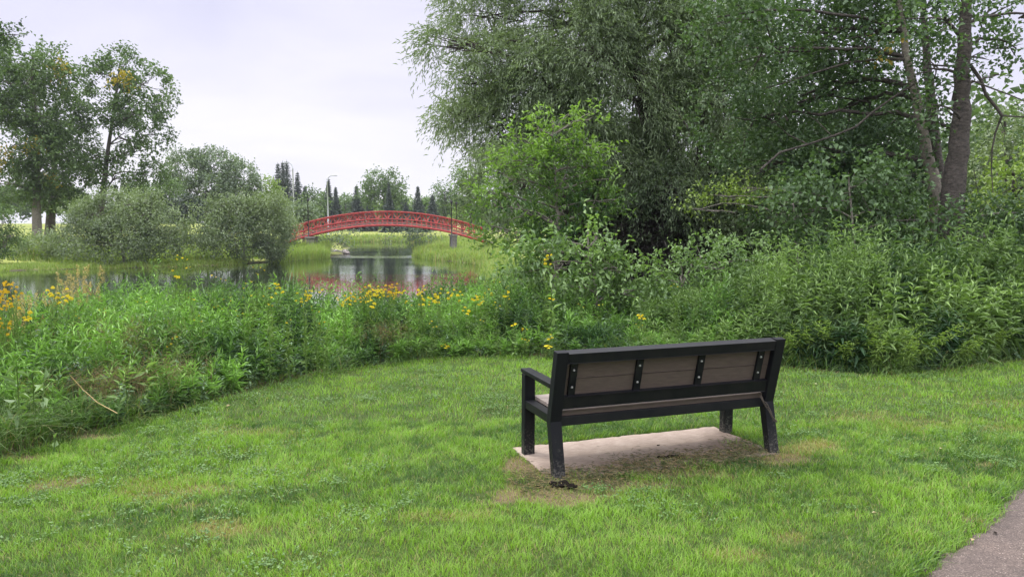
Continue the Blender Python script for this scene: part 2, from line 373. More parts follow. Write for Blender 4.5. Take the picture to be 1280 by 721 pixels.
b = N.new('ShaderNodeBump'); b.inputs['Strength'].default_value = .7; b.inputs['Distance'].default_value = .004; L.new(v.outputs['Distance'], b.inputs['Height']); L.new(b.outputs[0], p.inputs['Normal']); out(N, L, p.outputs[0])
tag(link('path', pm, m), 'grey brown asphalt path with a crumbling edge beside the lawn', 'path', kind='structure')
# slab corners in bench coordinates
def B2W(u, v_, z_=0):
    c, s = math.cos(BY), math.sin(BY); return (BX + c * u - s * v_, BYY + s * u + c * v_, z_)
SU0, SU1, SV0, SV1 = -.06, 1.78, -.12, .70
bm = bmesh.new()
nu, nv = 46, 22; grid = []
for j in range(nv + 1):
    row = []
    for i in range(nu + 1):
        u = SU0 + (SU1 - SU0) * i / nu; vv = SV0 + (SV1 - SV0) * j / nv
        if i in (0, nu): u += random.uniform(-.012, .012)
        if j in (0, nv): vv += random.uniform(-.012, .012)
        zz = .012 if 0 < i < nu and 0 < j < nv else .004
        row.append(bm.verts.new(B2W(u, vv, zz)))
    grid.append(row)
for j in range(nv):
    for i in range(nu): bm.faces.new((grid[j][i], grid[j][i+1], grid[j+1][i+1], grid[j+1][i]))
rim = [grid[0][i] for i in range(nu + 1)] + [grid[j][nu] for j in range(1, nv + 1)] + [grid[nv][i] for i in range(nu - 1, -1, -1)] + [grid[j][0] for j in range(nv - 1, 0, -1)]
low = [bm.verts.new((v_.co.x, v_.co.y, -.06)) for v_ in rim]
for a in range(len(rim)): bm.faces.new((rim[a], low[a], low[(a+1) % len(rim)], rim[(a+1) % len(rim)]))
me = bpy.data.meshes.new('concrete_slab'); bm.to_mesh(me); bm.free()
m, nt, N, L = new_mat('concrete'); tc = N.new('ShaderNodeTexCoord'); o_ = tc.outputs['Object']
mp = N.new('ShaderNodeMapping'); mp.inputs['Rotation'].default_value = (0, 0, -BY); L.new(o_, mp.inputs['Vector'])
mp.inputs['Scale'].default_value = (1, 1, 1); 
mp3 = N.new('ShaderNodeMapping'); mp3.inputs['Scale'].default_value = (.25, 1, 1); L.new(mp.outputs[0], mp3.inputs['Vector'])
n1_ = noise_node(N, L, 60, 6, .7, mp3.outputs[0]); n2_ = noise_node(N, L, 5, 6, .65, mp.outputs[0])
cc = ramp(N, L, n1_, [(.3, (.26, .205, .165)), (.7, (.40, .335, .28))]); cc = mixc(N, L, 1, cc, ramp(N, L, n2_, [(.3, (.82, .78, .75)), (.7, (1.08, 1.06, 1.05))]), 'MULTIPLY')
# brown soil washed over the side nearest the lawn
sxx = N.new('ShaderNodeSeparateXYZ'); mpo = N.new('ShaderNodeMapping'); mpo.vector_type = 'TEXTURE'; mpo.inputs['Location'].default_value = (BX, BYY, 0); mpo.inputs['Rotation'].default_value = (0, 0, BY); L.new(o_, mpo.inputs['Vector']); L.new(mpo.outputs[0], sxx.inputs[0])
ns = noise_node(N, L, 3.5, 6, .65, mpo.outputs[0])
f1 = mth('MULTIPLY_ADD', ns, .48, mth('MULTIPLY', sxx.outputs[1], -1)); f1 = mth('ADD', f1, mth('MULTIPLY', mth('MAXIMUM', mth('SUBTRACT', sxx.outputs[0], 1.3), 0), .9))
f2 = mth('MULTIPLY', mth('SUBTRACT', f1, -.06), 5); f2 = mth('MINIMUM', mth('MAXIMUM', f2, 0), 1)
cc = mixc(N, L, mth('MULTIPLY', f2, .78), cc, ramp(N, L, n1_, [(.3, (.085, .06, .045)), (.7, (.17, .12, .09))]))
p = N.new('ShaderNodeBsdfPrincipled'); p.inputs['Roughness'].default_value = .93; L.new(cc, p.inputs['Base Color'])
b = N.new('ShaderNodeBump'); b.inputs['Strength'].default_value = .5; b.inputs['Distance'].default_value = .006; L.new(n1_, b.inputs['Height']); L.new(b.outputs[0], p.inputs['Normal']); out(N, L, p.outputs[0])
tag(link('concrete_slab', me, m), 'worn pale concrete slab under the bench, its near side covered in soil', 'slab', kind='structure')
# ------------------------------------------------------------------ bench
black = plain_mat('black_metal', (.0045, .005, .008), .5, .22, .35, 9, .08, c2=(.012, .012, .013))
m, nt, N, L = new_mat('leg_metal'); tc = N.new('ShaderNodeTexCoord'); n = noise_node(N, L, 70, 8, .75, tc.outputs['Object']); n2 = noise_node(N, L, 9, 5, .7, tc.outputs['Object'])
sxz = N.new('ShaderNodeSeparateXYZ'); L.new(tc.outputs['Object'], sxz.inputs[0])
hgt = N.new('ShaderNodeMapRange'); L.new(sxz.outputs[2], hgt.inputs[0]); hgt.inputs[1].default_value = 0; hgt.inputs[2].default_value = .42; hgt.inputs[3].default_value = .30; hgt.inputs[4].default_value = -.05
q = N.new('ShaderNodeMath'); q.operation = 'ADD'; L.new(n, q.inputs[0]); L.new(hgt.outputs[0], q.inputs[1])
q2 = N.new('ShaderNodeMath'); q2.operation = 'MULTIPLY_ADD'; L.new(n2, q2.inputs[0]); q2.inputs[1].default_value = .35; L.new(q.outputs[0], q2.inputs[2])
col_ = ramp(N, L, q2.outputs[0], [(.78, (.005, .0055, .008)), (.92, (.015, .015, .015)), (1.08, (.09, .085, .075))])
p = N.new('ShaderNodeBsdfPrincipled'); p.inputs['Roughness'].default_value = .6; p.inputs['Specular IOR Level'].default_value = .22; L.new(col_, p.inputs['Base Color']); out(N, L, p.outputs[0]); legm = m
brown = plain_mat('brown_board', (.105, .080, .067), .75, .25, .22, 40, .1, stretch=(.3, 1, 2.0))
seatm = plain_mat('seat_board', (.30, .25, .215), .6, .4, .3, 26, .1, stretch=(.12, 3, 1))
boltm = plain_mat('bolt_steel', (.36, .36, .35), .35, .6, .2)
def box_bm(bm, c, s, rot=None, taper=None):
    r = bmesh.ops.create_cube(bm, size=1); 
    for v_ in r['verts']:
        co = Vector((v_.co.x * s[0], v_.co.y * s[1], v_.co.z * s[2]))
        if rot is not None: co = rot @ co
        v_.co = co + Vector(c)
def fin(bm, name, mat, parent, bev=.004, seg=2):
    if bev: bmesh.ops.bevel(bm, geom=[e for e in bm.edges if e.is_manifold and e.calc_face_angle(0) > .5], offset=bev, segments=seg, affect='EDGES', profile=.6)
    me = bpy.data.meshes.new(name); bm.to_mesh(me); bm.free(); return link(name, me, mat, parent)
def extrude_profile(pts, x0, x1):      # profile in the (y, z) plane pushed along x
    bm = bmesh.new(); a = [bm.verts.new((x0, y, z_)) for y, z_ in pts]; b_ = [bm.verts.new((x1, y, z_)) for y, z_ in pts]
    n = len(pts); bm.faces.new(a); bm.faces.new(b_[::-1])
    for i in range(n): bm.faces.new((a[i], b_[i], b_[(i+1) % n], a[(i+1) % n]))
    bmesh.ops.recalc_face_normals(bm, faces=bm.faces); return bm
bench = empty('park_bench', (BX, BYY, 0.0), 'black metal park bench with brown plank back facing the pond', 'bench', rz=BY)
PW = .042
def rec(z_):                            # y of the back post's centre line at height z
    return .03 + (-.0969 - .03) * (z_ - .39) / .50
for sx_ in (0, BL):
    pr = [(-.092, .0), (-.028, 0), (.052, .36), (.052, .42), (-.058, .875), (-.062, .89), (-.128, .885), (-.014, .40)]
    pr = [(-.095, 0), (-.03, 0), (.058, .385), (-.062, .888), (-.130, .880), (-.012, .385)]
    fin(extrude_profile(pr, sx_ - PW, sx_ + PW), 'leg', legm, bench, .006)
    pr = [(BD - .035, 0), (BD + .035, 0), (BD + .03, .62), (BD - .04, .62)]
    fin(extrude_profile(pr, sx_ - PW, sx_ + PW), 'leg', legm, bench, .006)
    pr = [(rec(.62) + .036, .612), (BD + .055, .622), (BD + .055, .652), (rec(.65) + .036, .648)]
    fin(extrude_profile(pr, sx_ - PW + .002, sx_ + PW - .002), 'armrest', black, bench, .006)
    pr = [(.052, .365), (BD - .037, .365), (BD - .037, .425), (.05, .425)]
    fin(extrude_profile(pr, sx_ - PW + .006, sx_ + PW - .006), 'side_rail', black, bench, .004)
nb = Vector((0, rec(.9) - rec(.4), .5)).normalized(); yb = Vector((1, 0, 0)).cross(nb)   # along the back, and its normal
RB = Matrix((Vector((1, 0, 0)), -yb * -1, nb)).transposed()
def back_piece(name, z0, z1, x0, x1, off, th, mat, bev=.004):
    bm = bmesh.new(); zc = (z0 + z1) / 2; y = rec(zc) + off
    box_bm(bm, ((x0 + x1) / 2, y, zc), (x1 - x0, th, (z1 - z0) / nb.z), RB); return fin(bm, name, mat, bench, bev)
x0, x1 = PW + .001, BL - PW - .001
back_piece('top_rail', .806, .876, x0, x1, 0.0, .062, black)
back_piece('lower_rail', .4745, .562, x0, x1, 0.0, .050, black)
for za, zb in ((.5635, .682), (.686, .8045)): back_piece('backrest_board', za, zb, x0, x1, .024, .026, brown, .003)
for tt in (.06, .346, .632, .925):
    xc = BL * tt; s_ = back_piece('strap', .5635, .8045, xc - .026, xc + .026, .000, .014, black, .003)
    for zb in (.622, .745):
        bm = bmesh.new(); r = bmesh.ops.create_cone(bm, cap_ends=True, segments=12, radius1=.009, radius2=.006, depth=.008)
        bmesh.ops.rotate(bm, verts=bm.verts, matrix=Matrix.Rotation(math.pi/2, 3, 'X')); bmesh.ops.translate(bm, verts=bm.verts, vec=(xc, rec(zb) - .0105, zb))
        fin(bm, 'bolt', boltm, s_, 0)
bm = bmesh.new(); box_bm(bm, (BL / 2, .022, .378), (x1 - x0, .04, .066)); fin(bm, 'rear_apron', black, bench)
bm = bmesh.new(); box_bm(bm, (BL / 2, .026, .430), (x1 - x0, .016, .036)); fin(bm, 'seat_rear_board', brown, bench, .002)
bm = bmesh.new(); box_bm(bm, (BL / 2, BD - .01, .375), (x1 - x0, .04, .075)); fin(bm, 'front_apron', black, bench)
for k in range(4):
    ya = .047 + k * .118; bm = bmesh.new(); box_bm(bm, (BL / 2, ya + .057 - (.010 if k == 0 else 0), .438), (x1 - x0, .113 if k else .125, .028)); fin(bm, 'seat_board', seatm, bench, .004)
# dried vine hanging at the seat's end
a = Acc(); vm = plain_mat('dry_vine', (.09, .075, .06), .9, .2)
for k in range(4):
    P = [Vector((BL - .10 + .012 * math.sin(i * 1.3 + k) + i * .013, -.012 - .003 * k - abs(math.sin(i * 1.9 + k)) * .006 - .010 * i * .6, .455 - i * .024 + .006 * math.cos(i * 2 + k * 2))) for i in range(10)]
    a.tube([B2W(q.x, q.y, q.z) for q in P], .0032, 5)
tag(link('dry_vine', a.mesh('dry_vine', True), vm), 'dry twisted vine hanging from the back end of the bench seat', 'vine')
# ------------------------------------------------------------------ lawn grass
def lawn():
    A = Acc()
    def scatter(n, x0, x1, y0, y1, hh, ww):
        x = rng.uniform(x0, x1, n); y = rng.uniform(y0, y1, n)
        # keep what the view cone and a metre and a half beside it can see
        k = (np.abs(x) < (.70 * y + 1.6)) & (path_in(x, y) < .015 + .05 * rng.random(n)); x, y = x[k], y[k]
        s = weed_s(x, y); k = s < .12 * rng.random(len(x)); x, y, s = x[k], y[k], s[k]
        u, v_ = slab_uv(x, y); on = (u > SU0 - .01) & (u < SU1 + .01) & (v_ > SV0 + .0) & (v_ < SV1 + .01)
        k = ~on | ((v_ < SV0 + .13) & (rng.random(len(x)) < .22)) | ((u > SU1 - .25) & (v_ < .3) & (rng.random(len(x)) < .16)); x, y, u, v_ = x[k], y[k], u[k], v_[k]
        bare, straw = patches(x, y)
        k = rng.random(len(x)) > bare * .68; x, y, bare, straw, u, v_ = x[k], y[k], bare[k], straw[k], u[k], v_[k]
        n = len(x); d = rng.random(n) * 6.283
        low = noise2(x, y, .9, 3) ; mid = noise2(x, y, .22, 5); fin_ = noise2(x, y, .07, 9)
        h = hh * (.35 + .6 * mid + .75 * fin_) * (.7 + .6 * rng.random(n)) * (1 - .45 * bare) * (1 - .3 * straw)
        lx = np.cos(d) + .5 * (noise2(x, y, .3, 11) - .5); ly = np.sin(d) + .5 * (noise2(x, y, .3, 13) - .5)
        xa = x * .94 + y * .34; ya = -x * .34 + y * .94; mow = noise2(xa / 7, ya, .22, 17) - .5; t = .02 + .5 * low + .5 * (mid - .5) + .8 * (fin_ - .5) + .55 * mow + 0.7 * rng.random(n) - .05
        t = np.clip(t, 0, 1)
        dead = rng.random(n) < (.055 + .10 * np.clip(mow * 2, 0, 1) + .95 * np.maximum(bare * .8, straw * .8)); t = np.where(dead, 1.1 + .14 * rng.random(n), t)
        A.blades(np.stack([x, y, np.zeros(n)], 1), np.stack([lx, ly, np.zeros(n)], 1), h, ww * (.7 + .6 * rng.random(n)), t, .35 + .6 * rng.random(n), 2)
    scatter(170000, -4.8, 4.6, 2.3, 4.2, .040, .0030)
    scatter(230000, -5.6, 6.2, 4.2, 6.4, .042, .0037)
    scatter(230000, -6, 12, 6.4, 12, .046, .0050)
    return A
gmat = leaf_mat('grass_blade', (.030, .098, .012), (.225, .40, .034), (.34, .27, .12), .35, .6)
tag(link('lawn_grass', lawn().mesh('lawn_grass'), gmat), 'short mown green lawn grass around the bench', 'grass', kind='stuff')
# taller tufts along the path and around the bench feet, loose cut grass on the soil
A = Acc(); n = 6500; i = rng.integers(0, len(dl), n); q = dl[i] + tg[i] * rng.uniform(-.1, .1, (n, 1)) - nrm[i] * (np.abs(rng.normal(0, .05, n)) - .01)[:, None]
d = rng.random(n) * 6.283; A.blades(np.c_[q, np.zeros(n)], np.c_[np.cos(d) + .5, np.sin(d) - .5, np.zeros(n)], .05 + .06 * rng.random(n), .004, rng.random(n) * .9, .5 + .5 * rng.random(n), 3)
tag(link('verge_grass', A.mesh('verge_grass'), gmat), 'longer grass blades leaning over the broken edge of the asphalt path', 'grass', kind='stuff')
A = Acc(); n = 5000; u = rng.uniform(-.35, 1.75, n); v_ = rng.normal(-.10, .12, n) + .25 * (noise2(u, u * 0, .3) - .5) + np.where(u > 1.3, (u - 1.3) * .35, 0) - np.where(u < .1, .0, 0)
c, s = math.cos(BY), math.sin(BY); x = BX + c * u - s * v_; y = BYY + s * u + c * v_
d = rng.random(n) * 6.283; A.leaves(np.stack([x, y, .013 + .018 * rng.random(n)], 1), np.stack([np.cos(d), np.sin(d), rng.normal(0, .15, n)], 1), .035 + .03 * rng.random(n), .004, np.where(rng.random(n) < .45, 1.15 + .1 * rng.random(n), rng.random(n) * .5), bend=.05)
clip = leaf_mat('cut_grass', (.045, .06, .02), (.11, .14, .045), (.26, .19, .10), .2, .8)
tag(link('grass_clippings', A.mesh('grass_clippings'), clip), 'loose dry and green grass clippings drifted over the soil behind the bench', 'grass clippings', kind='stuff')
A = Acc(); cx = rng.uniform(-5, 8, 420); cy = rng.uniform(2.5, 9, 420); r_ = rng.uniform(.04, .16, 420); m_ = 34; x = (cx[:, None] + rng.normal(0, 1, (420, m_)) * r_[:, None]).ravel(); y = (cy[:, None] + rng.normal(0, 1, (420, m_)) * r_[:, None]).ravel()
su, sv = slab_uv(x, y); k = (weed_s(x, y) < 0) & (path_in(x, y) < -.02) & ~((su > -.3) & (su < 2.0) & (sv > -.3) & (sv < .8)) & (noise2(x, y, 1.2, 31) > .40); x, y = x[k], y[k]; n = len(x)
for j in range(3):
    a_ = rng.random(n) * 6.283 + j * 2.09; A.leaves(np.stack([x, y, .022 + .018 * rng.random(n)], 1), np.stack([np.cos(a_), np.sin(a_), .15 + 0 * a_], 1), .016, .014, .15 + .55 * rng.random(n), bend=.1)
tag(link('clover', A.mesh('clover'), leaf_mat('clover_leaf', (.05, .12, .025), (.20, .32, .10), (.3, .3, .1), .25)), 'patches of small round clover leaves in the mown lawn', 'clover', kind='stuff')
flm = leaf_mat('fallen_leaf', (.30, .22, .10), (.55, .50, .34), (.4, .3, .1), .15, .8)
for k, (px, py, l_, tv, lab) in enumerate(((1022, 480, .055, 1.0, 'pale dry leaf lying on the lawn right of the bench top'), (283, 508, .04, .1, 'small dark twig leaf on the lawn below the left thicket'), (745, 598, .035, .3, 'brown leaf on the soil behind the bench, near its left legs'), (1090, 640, .035, .5, 'tan leaf on the lawn left of the asphalt path'), (455, 700, .035, .4, 'tan leaf near the bottom edge of the lawn'), (395, 588, .03, .6, 'small pale leaf in the middle of the left lawn'), (1175, 560, .035, .4, 'tan leaf on the lawn at right, far from the path'), (1215, 675, .04, .2, 'brown leaf lying on the asphalt near its edge'))):
    P = G(px, py, .03); A = Acc(); a_ = random.random() * 6.28; A.leaves(np.array([[0, 0, 0.]]), np.array([[math.cos(a_), math.sin(a_), .12]]), l_, l_ * .6, tv, bend=.15); o = link('fallen_leaf', A.mesh('fallen_leaf'), flm); o.location = (P[0], P[1], .032); tag(o, lab, 'leaf')
A = Acc(); n = 240; i = rng.integers(0, len(dl), n); q = dl[i] + nrm[i] * (np.abs(rng.normal(0, .05, n)) - .03)[:, None]
for k in range(n):
    s_ = rng.uniform(.004, .014); A.tube([(q[k][0], q[k][1], .006), (q[k][0] + s_ * .3, q[k][1] + s_ * .2, .012 + s_)], [s_, s_ * .6], 5)
tag(link('gravel', A.mesh('gravel'), plain_mat('crumb', (.085, .07, .06), .9, .2, .5, 90)), 'loose asphalt crumbs along the broken path edge', 'gravel', kind='stuff')
dirtm = plain_mat('dark_soil', (.012, .009, .007), .95, .1, .5, 60, .8)
for k, (px, py, r_, lab) in enumerate(((699, 609, .065, 'dark broken soil clod beside the foot of the near left bench leg'), (826, 573, .026, 'small dark soil clod on the dirt under the middle of the bench, left one'),
                      (843, 573, .034, 'dark crumbly soil clod under the middle of the bench, right one'), (823, 558, .013, 'tiny dark clod on the clean concrete under the bench'), (676, 611, .022, 'small dark clod in the grass left of the broken soil'))):
    P = G(px, py); bm = bmesh.new()
    for q_ in range(7 if k != 3 else 3):
        r = bmesh.ops.create_icosphere(bm, subdivisions=2, radius=r_ * random.uniform(.25, .5))
        off = Vector((random.uniform(-1.3, 1.3) * r_, random.uniform(-.6, .6) * r_, r_ * .1))
        for v2_ in r['verts']: v2_.co = Vector((v2_.co.x * 1.3, v2_.co.y, v2_.co.z * .6)) * (1 + random.uniform(-.18, .18)) + off
    me = bpy.data.meshes.new('soil_clod'); bm.to_mesh(me); bm.free(); o = link('soil_clod', me, dirtm); o.location = (P[0], P[1], .014)
    tag(o, lab, 'soil clod', 'soil clods around the bench')
exec_marker = None
# ------------------------------------------------------------------ trees
bark_grey = bark_mat('bark_grey', (.10, .09, .075), (.24, .215, .18), 16)
bark_dark = bark_mat('bark_dark', (.028, .024, .021), (.125, .105, .09), 12, bands=1, bump=1.0, crack=.35)
bark_pale = bark_mat('bark_pale', (.13, .115, .095), (.32, .285, .23), 10, bands=1)
def limb(p0, p1, n=7, sag=.12, wob=.06):
    p0 = np.asarray(p0, float); p1 = np.asarray(p1, float); L_ = np.linalg.norm(p1 - p0); t = np.linspace(0, 1, n)[:, None]
    ctrl = (p0 + p1) / 2 + np.array([0, 0, sag * L_]) + rng.normal(0, wob, 3) * L_
    P = (1 - t)**2 * p0 + 2 * t * (1 - t) * ctrl + t * t * p1
    P[1:-1] += rng.normal(0, .012 * L_, (n - 2, 3)); return P
def sprays(A, c, r, n, style, leaf, tbase, hole=.42, hs=None, shell=.45, rag=.45):
    """n leafy twigs inside an ellipsoid"""
    c = np.asarray(c); r = np.asarray(r); 
    n0 = int(n * 1.8)
    u = norm(rng.normal(0, 1, (n0, 3))); rad = (shell + (1 - shell) * rng.random(n0)) ** .7
    rad = rad * (1.04 - rag * .5 + rag * noise3(u * 2.2 + c * .37, 1.0))
    p = c + u * rad[:, None] * r
    hs = hs or max(.25, float(np.mean(r)) * .45)
    k = noise3(p, hs) > hole; p, u = p[k][:n], u[k][:n]; n = len(p)
    if n == 0: return np.zeros((0, 3))
    ll, lw, ns, slen = leaf
    tc_ = noise3(p, hs * .8)
    if style == 'willow': d = norm(u * [.9, .9, .5] + [0, 0, -.02] + rng.normal(0, .45, (n, 3)))
    elif style == 'up': d = norm(u * [.7, .7, .5] + [0, 0, .55] + rng.normal(0, .3, (n, 3)))
    else: d = norm(u + [0, 0, .12] + rng.normal(0, .5, (n, 3)))
    f = np.linspace(0, 1, ns)[None, :, None]
    sl = (slen * (.6 + .8 * rng.random(n)))[:, None, None]
    droop = np.array([0, 0, -1.0]) * (.38 if style == 'willow' else .12)
    q = p[:, None] + d[:, None] * f * sl + droop * f * f * sl
    q = q + rng.normal(0, slen * (.05 if style == 'willow' else .16), q.shape)
    ax = rng.normal(0, 1, (n, ns, 3)) * (.55 if style == 'willow' else .9) + d[:, None] * (1.0 if style == 'willow' else .5) + droop * (1.2 if style == 'willow' else .6)
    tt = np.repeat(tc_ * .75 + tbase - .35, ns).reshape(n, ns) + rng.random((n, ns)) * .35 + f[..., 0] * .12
    qq = q.reshape(-1, 3); m_ = len(qq)
    A.leaves(qq, ax.reshape(-1, 3), ll * (.7 + .6 * rng.random(m_)), lw * (.7 + .6 * rng.random(m_)), np.clip(tt.reshape(-1), 0, 1))
    return p
def blob(px, py, rx, ry, D, depth=None):
    s = D / F; return (W(px, py, D), np.array([rx * s, (depth if depth is not None else (rx + ry) / 2 * s * .9), ry * s]))
def tree(name, label, cat, base, trunk, blobs, lmat, bmat, leaf, lai=2.6, style='bush', group=None, r0=.2, hole=.40, tone=.5, accents=(), sub=7, extra=(), hs=None, parts=True, shell=.45, limb_mat=None, rag=.45):
    """trunk: list of points; blobs: (centre, radii[, tone]); leaf: length, width, leaves per spray, spray length"""
    root = empty(name, (base[0], base[1], base[2]), label, cat, group); o3 = np.array(base)
    T = Acc(); T2 = Acc() if limb_mat else T; K = Acc(); trunk = np.asarray(trunk, float); nt_ = len(trunk)
    rr = r0 * (1 - .75 * (np.linspace(0, 1, nt_) ** .9)); rr[0] *= 1.25
    # finer trunk
    tt = np.linspace(0, nt_ - 1, nt_ * 4); tp = np.stack([np.interp(tt, np.arange(nt_), trunk[:, k]) for k in range(3)], 1); tr_ = np.interp(tt, np.arange(nt_), rr)
    tp[1:] += rng.normal(0, .06 * r0, (len(tp) - 1, 3)) * [1, 1, 0]
    T.tube(tp - o3, tr_, 10)
    for E_ in extra: T2.tube(np.asarray(E_[0]) - o3, np.linspace(E_[1], E_[2], len(E_[0])), 6)
    for bdef in blobs:
        c, r = bdef[0], bdef[1]; tn = bdef[2] if len(bdef) > 2 else tone
        below = tp[tp[:, 2] < c[2] - .15 * r[2]]
        if len(below) == 0: below = tp[:2]
        dd = np.linalg.norm(below - c, axis=1) - .35 * below[:, 2]; st = below[np.argmin(dd)]
        lr = min(r0 * .45, .035 * float(np.max(r)) + .012); P = limb(st, c, 8); T2.tube(P - o3, np.linspace(lr, lr * .45, 8), 5)
        area = math.pi * r[0] * r[2]; N_ = int(lai * area / (leaf[0] * leaf[1] * .5) / leaf[2])
        pts = sprays(K, c, r, N_, style, leaf, tn, hole, hs, shell, rag)
        for j in range(min(sub, len(pts))):
            P = limb(c + (st - c) * rng.uniform(0, .4), pts[rng.integers(len(pts))], 5, .05); T2.tube(P - o3, np.linspace(lr * .45, lr * .1, 5), 4)
    for c, r in accents:
        area = math.pi * r[0] * r[2]; N_ = int(4 * area / (leaf[0] * leaf[1] * .5) / leaf[2]); n_b = K.n
        sprays(K, c, r, N_, style, leaf, .5, .3); 
        for k in range(len(K.t)): pass
        if K.n > n_b: K.t[-1] = np.full(len(K.v[-1]), 1.2)
    for k in range(len(K.v)): K.v[k] = K.v[k] - o3
    link('trunk', T.mesh('trunk', True), bmat, root)
    if limb_mat: link('limbs', T2.mesh('limbs', True), limb_mat, root)
    link('crown', K.mesh('crown'), lmat, root); return root
def gpt(px, D, dz=0): x = (px - 640) / F * D; return np.array([x, D, float(zground([x], [D])[0]) + dz])
def simple_tree(name, label, cat, px, D, top, blobs_px, lmat, bmat, leaf, **kw):
    """trunk straight up from px at distance D; blobs given in pixels (px, py, rx, ry[, tone])"""
    b_ = gpt(px, D, -.1); tpt = W(top[0], top[1], D); mid_ = b_ + (tpt - b_) * .5 + rng.normal(0, .15, 3) * [1, 1, 0]
    bl = []
    for q in blobs_px:
        Dj = D + rng.uniform(-.5, .5) * q[2] * D / F
        c, r = blob(q[0], q[1], q[2], q[3], Dj); bl.append((c, r, q[4]) if len(q) > 4 else (c, r))
    return tree(name, label, cat, b_, [b_, mid_, tpt], bl, lmat, bmat, leaf, **kw)
M_willow = leaf_mat('willow_leaf', (.055, .092, .050), (.29, .37, .21), (.45, .35, .05), .25)
M_poplar = leaf_mat('poplar_leaf', (.028, .060, .022), (.125, .20, .065), (.50, .36, .03), .28)
M_ash = leaf_mat('ash_leaf', (.030, .080, .030), (.22, .36, .07), (.36, .40, .05), .33)
M_maple = leaf_mat('maple_leaf', (.022, .052, .026), (.125, .205, .085), (.42, .30, .04), .28)
M_olive = leaf_mat('olive_leaf', (.050, .080, .042), (.21, .27, .14), (.30, .25, .10), .25)
M_grey = leaf_mat('grey_leaf', (.055, .085, .055), (.18, .24, .15), (.3, .3, .1), .25)
M_light = leaf_mat('light_leaf', (.085, .14, .030), (.22, .31, .07), (.4, .4, .05), .3)
M_spruce = leaf_mat('spruce_needle', (.026, .045, .034), (.070, .10, .072), (.1, .1, .05), .08)
M_dog = leaf_mat('dogwood_leaf', (.045, .10, .035), (.24, .36, .13), (.42, .33, .04), .3)
# --- willow, filling the upper middle
def px_blobs(L_, D, dj=1.2):
    o = []
    for q in L_:
        Dd = q[5] if len(q) > 5 else D + rng.uniform(-dj, dj); c, r = blob(q[0], q[1], q[2], q[3], Dd); o.append((c, r, q[4] if len(q) > 4 else .5))
    return o
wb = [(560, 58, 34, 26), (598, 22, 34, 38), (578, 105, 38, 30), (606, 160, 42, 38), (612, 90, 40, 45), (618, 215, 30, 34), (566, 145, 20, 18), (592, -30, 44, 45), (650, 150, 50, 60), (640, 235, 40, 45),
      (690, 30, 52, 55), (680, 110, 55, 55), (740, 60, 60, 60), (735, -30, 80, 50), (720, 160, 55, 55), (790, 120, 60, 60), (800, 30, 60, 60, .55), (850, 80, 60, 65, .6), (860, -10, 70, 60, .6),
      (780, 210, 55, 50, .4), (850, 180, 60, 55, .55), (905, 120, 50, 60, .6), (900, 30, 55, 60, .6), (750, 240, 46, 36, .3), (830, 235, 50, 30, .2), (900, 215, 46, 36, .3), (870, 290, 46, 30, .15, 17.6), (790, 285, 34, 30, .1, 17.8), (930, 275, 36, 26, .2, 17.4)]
bw = gpt(835, 18.5, -.2)
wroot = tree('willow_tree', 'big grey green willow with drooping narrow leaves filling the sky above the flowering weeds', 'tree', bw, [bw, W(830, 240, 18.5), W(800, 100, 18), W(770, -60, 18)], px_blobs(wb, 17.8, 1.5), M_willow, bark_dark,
     (.12, .020, 11, .5), lai=2.7, style='willow', r0=.28, hole=.36, sub=14, hs=.55,
     extra=[(limb(W(838, 300, 18.4), W(880, 120, 17.6), 9, .0), .12, .03), (limb(W(830, 290, 18.4), W(690, 140, 17.6), 9, .1), .12, .03), (limb(W(760, 60, 18), W(860, 160, 16.8), 8, .1), .06, .02)])
twm = leaf_mat('bare_twig', (.030, .024, .025), (.10, .082, .078), (.1, .1, .1), .0, .9)
A = Acc()
for c, r in [blob(*q) for q in ((835, 285, 66, 50, 18.6), (770, 300, 46, 40, 18.4), (905, 285, 50, 50, 18.8), (850, 250, 70, 40, 19), (960, 300, 50, 40, 19.5), (820, 320, 80, 26, 18.0), (740, 290, 36, 50, 19.2))]:
    sprays(A, c, r, 2600, 'willow', (.24, .010, 7, .6), .45, .25, shell=.2)
for k in range(len(A.v)): A.v[k] = A.v[k] - bw
link('bare_twigs', A.mesh('bare_twigs'), twm, wroot)
